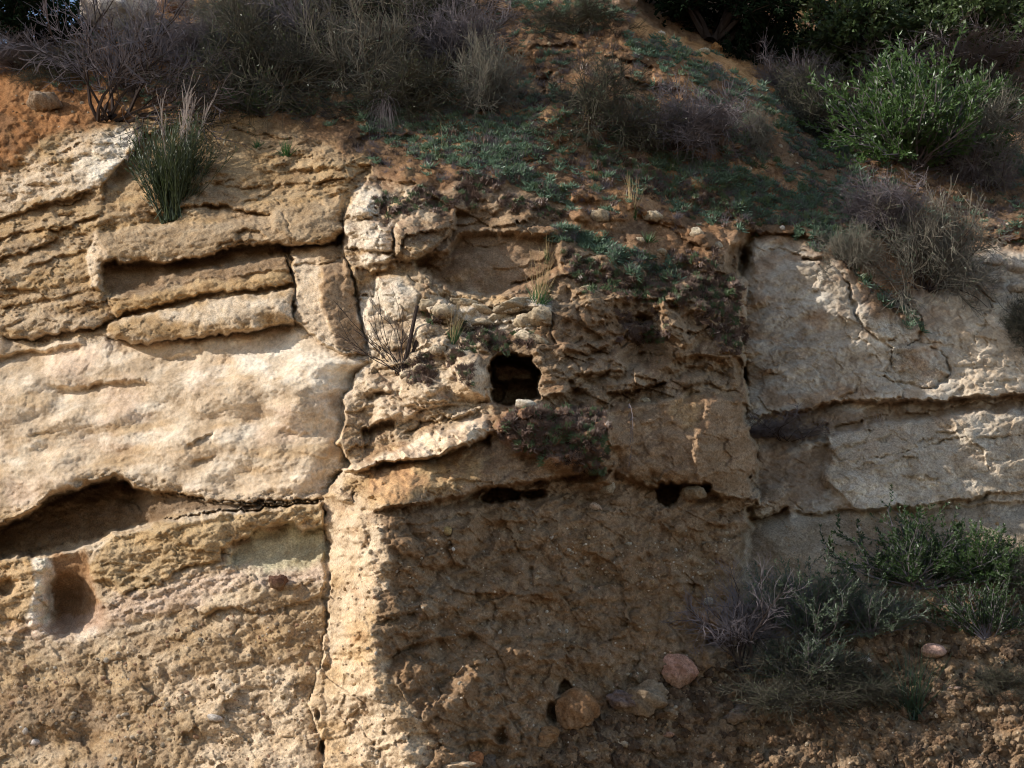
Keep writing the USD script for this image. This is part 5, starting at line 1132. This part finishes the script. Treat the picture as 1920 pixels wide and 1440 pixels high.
    q = np.vstack([fill(rng, pts, d) for pts, d in (([(-20,1270),(60,1240),(300,1190),(420,1130),(600,1120),(610,1200),(590,1330),(600,1450),(-20,1450)], 115), ([(630,960),(720,970),(720,1280),(780,1300),(790,1450),(620,1450)], 60), ([(720,980),(1380,985),(1390,1130),(1300,1250),(1040,1330),(980,1440),(800,1440)], 55), ([(980,1000),(1360,1010),(1370,1100),(1100,1110)], 70), ([(1400,985),(1900,960),(1900,1080),(1500,1170),(1400,1230)], 50),
                                               ([(1000,1400),(1120,1310),(1300,1260),(1600,1180),(1930,1080),(1930,1460),(960,1460)], 60))])
    q = q[(fbm(q[:, 0] / 90, q[:, 1] / 60, 641, 3) + .25 * (q[:, 0] < 620)) > -.12 + .35 * rng.normal(0, 1, len(q))]
    size = 2.8 + 7.0 * rng.random(len(q)) ** 9 + rng.random(len(q)) * 1.6
    size[q[:, 0] > 620] *= .8
    order = np.argsort(-size); q, size = q[order], size[order]
    pal = np.array([(.40,.32,.22), (.44,.37,.28), (.34,.24,.14), (.38,.25,.17), (.30,.25,.19), (.52,.46,.38), (.26,.18,.11)])
    v0, f0, n0 = stone_mesh(700, 1, .1)
    for k in range(300):
        p, n = surf(*q[k]); m = float(scale_at(p[0])); a, b = rng.uniform(0, 360), rng.uniform(.65, .95)
        c, s = math.cos(math.radians(a)), math.sin(math.radians(a)); S = np.array([1, .8, b]) * size[k] * m * .62
        if q[k][0] < 620 and a < 300: c, s = math.cos(math.radians(-10)), math.sin(math.radians(-10))
        R = np.array([[c, 0, -s], [0, 1, 0], [s, 0, c]])
        raw_mesh(child_path('/World/cliff', 'pebble'), (v0 * S) @ R.T + p[0] + n[0] * S[0] * .05, f0, M_ROCK, unit((n0 / S) @ R.T), np.tile(pal[rng.integers(7)] * rng.uniform(.6, .95), (len(v0), 1)))
    def tinted(path, spots, protos, size_, seed, label=None, cat=None, sink=.0):
        pr = scatter('x', spots, [(v, f, M_ROCK) for v, f, _ in protos], [1] * len(protos), size_, label, cat, seed, .2, sink, 'stuff', path)
        for k, (v, f, c) in enumerate(protos):
            UsdGeom.PrimvarsAPI(stage.GetPrimAtPath('%s/plant_%d' % (path, k))).CreatePrimvar('tint', Sdf.ValueTypeNames.Color3fArray, 'vertex').Set(Vt.Vec3fArray.FromNumpy(np.tile(np.array(c), (len(v), 1)).astype(np.float32)))
    tinted('/World/cliff/pebble_bed', q[300:], [(v0, f0, c * .9) for c in pal], (.009, .025), 701)
    cl = [stone_mesh(710 + k, 2, .4, 1) for k in range(4)]
    spots = fill(rng, [(960,1460),(1010,1390),(1040,1330),(1130,1320),(1230,1270),(1340,1230),(1430,1240),(1560,1180),(1640,1120),(1760,1095),(1930,1075),(1930,1460)], 60)
    tinted('/World/earth_clods', spots, [(v, f, c) for (v, f, _), c in zip(cl, ((.15,.10,.065), (.10,.068,.045), (.22,.155,.10), (.08,.056,.04)))], (.012, .11), 705, 'dark earth clods and stones littering the talus at the lower right', 'clods', .03)
    spots = fill(rng, [(20,300),(80,250),(300,205),(640,235),(1000,250),(1400,420),(1900,450),(1900,300),(1500,240),(1180,40),(900,40),(300,120),(20,180)], 22)
    tinted('/World/hill_stones', spots, [(v0, f0, c * .85) for c in pal], (.015, .06), 706, 'small stones strewn over the rusty soil of the hillside', 'stones')
stones()
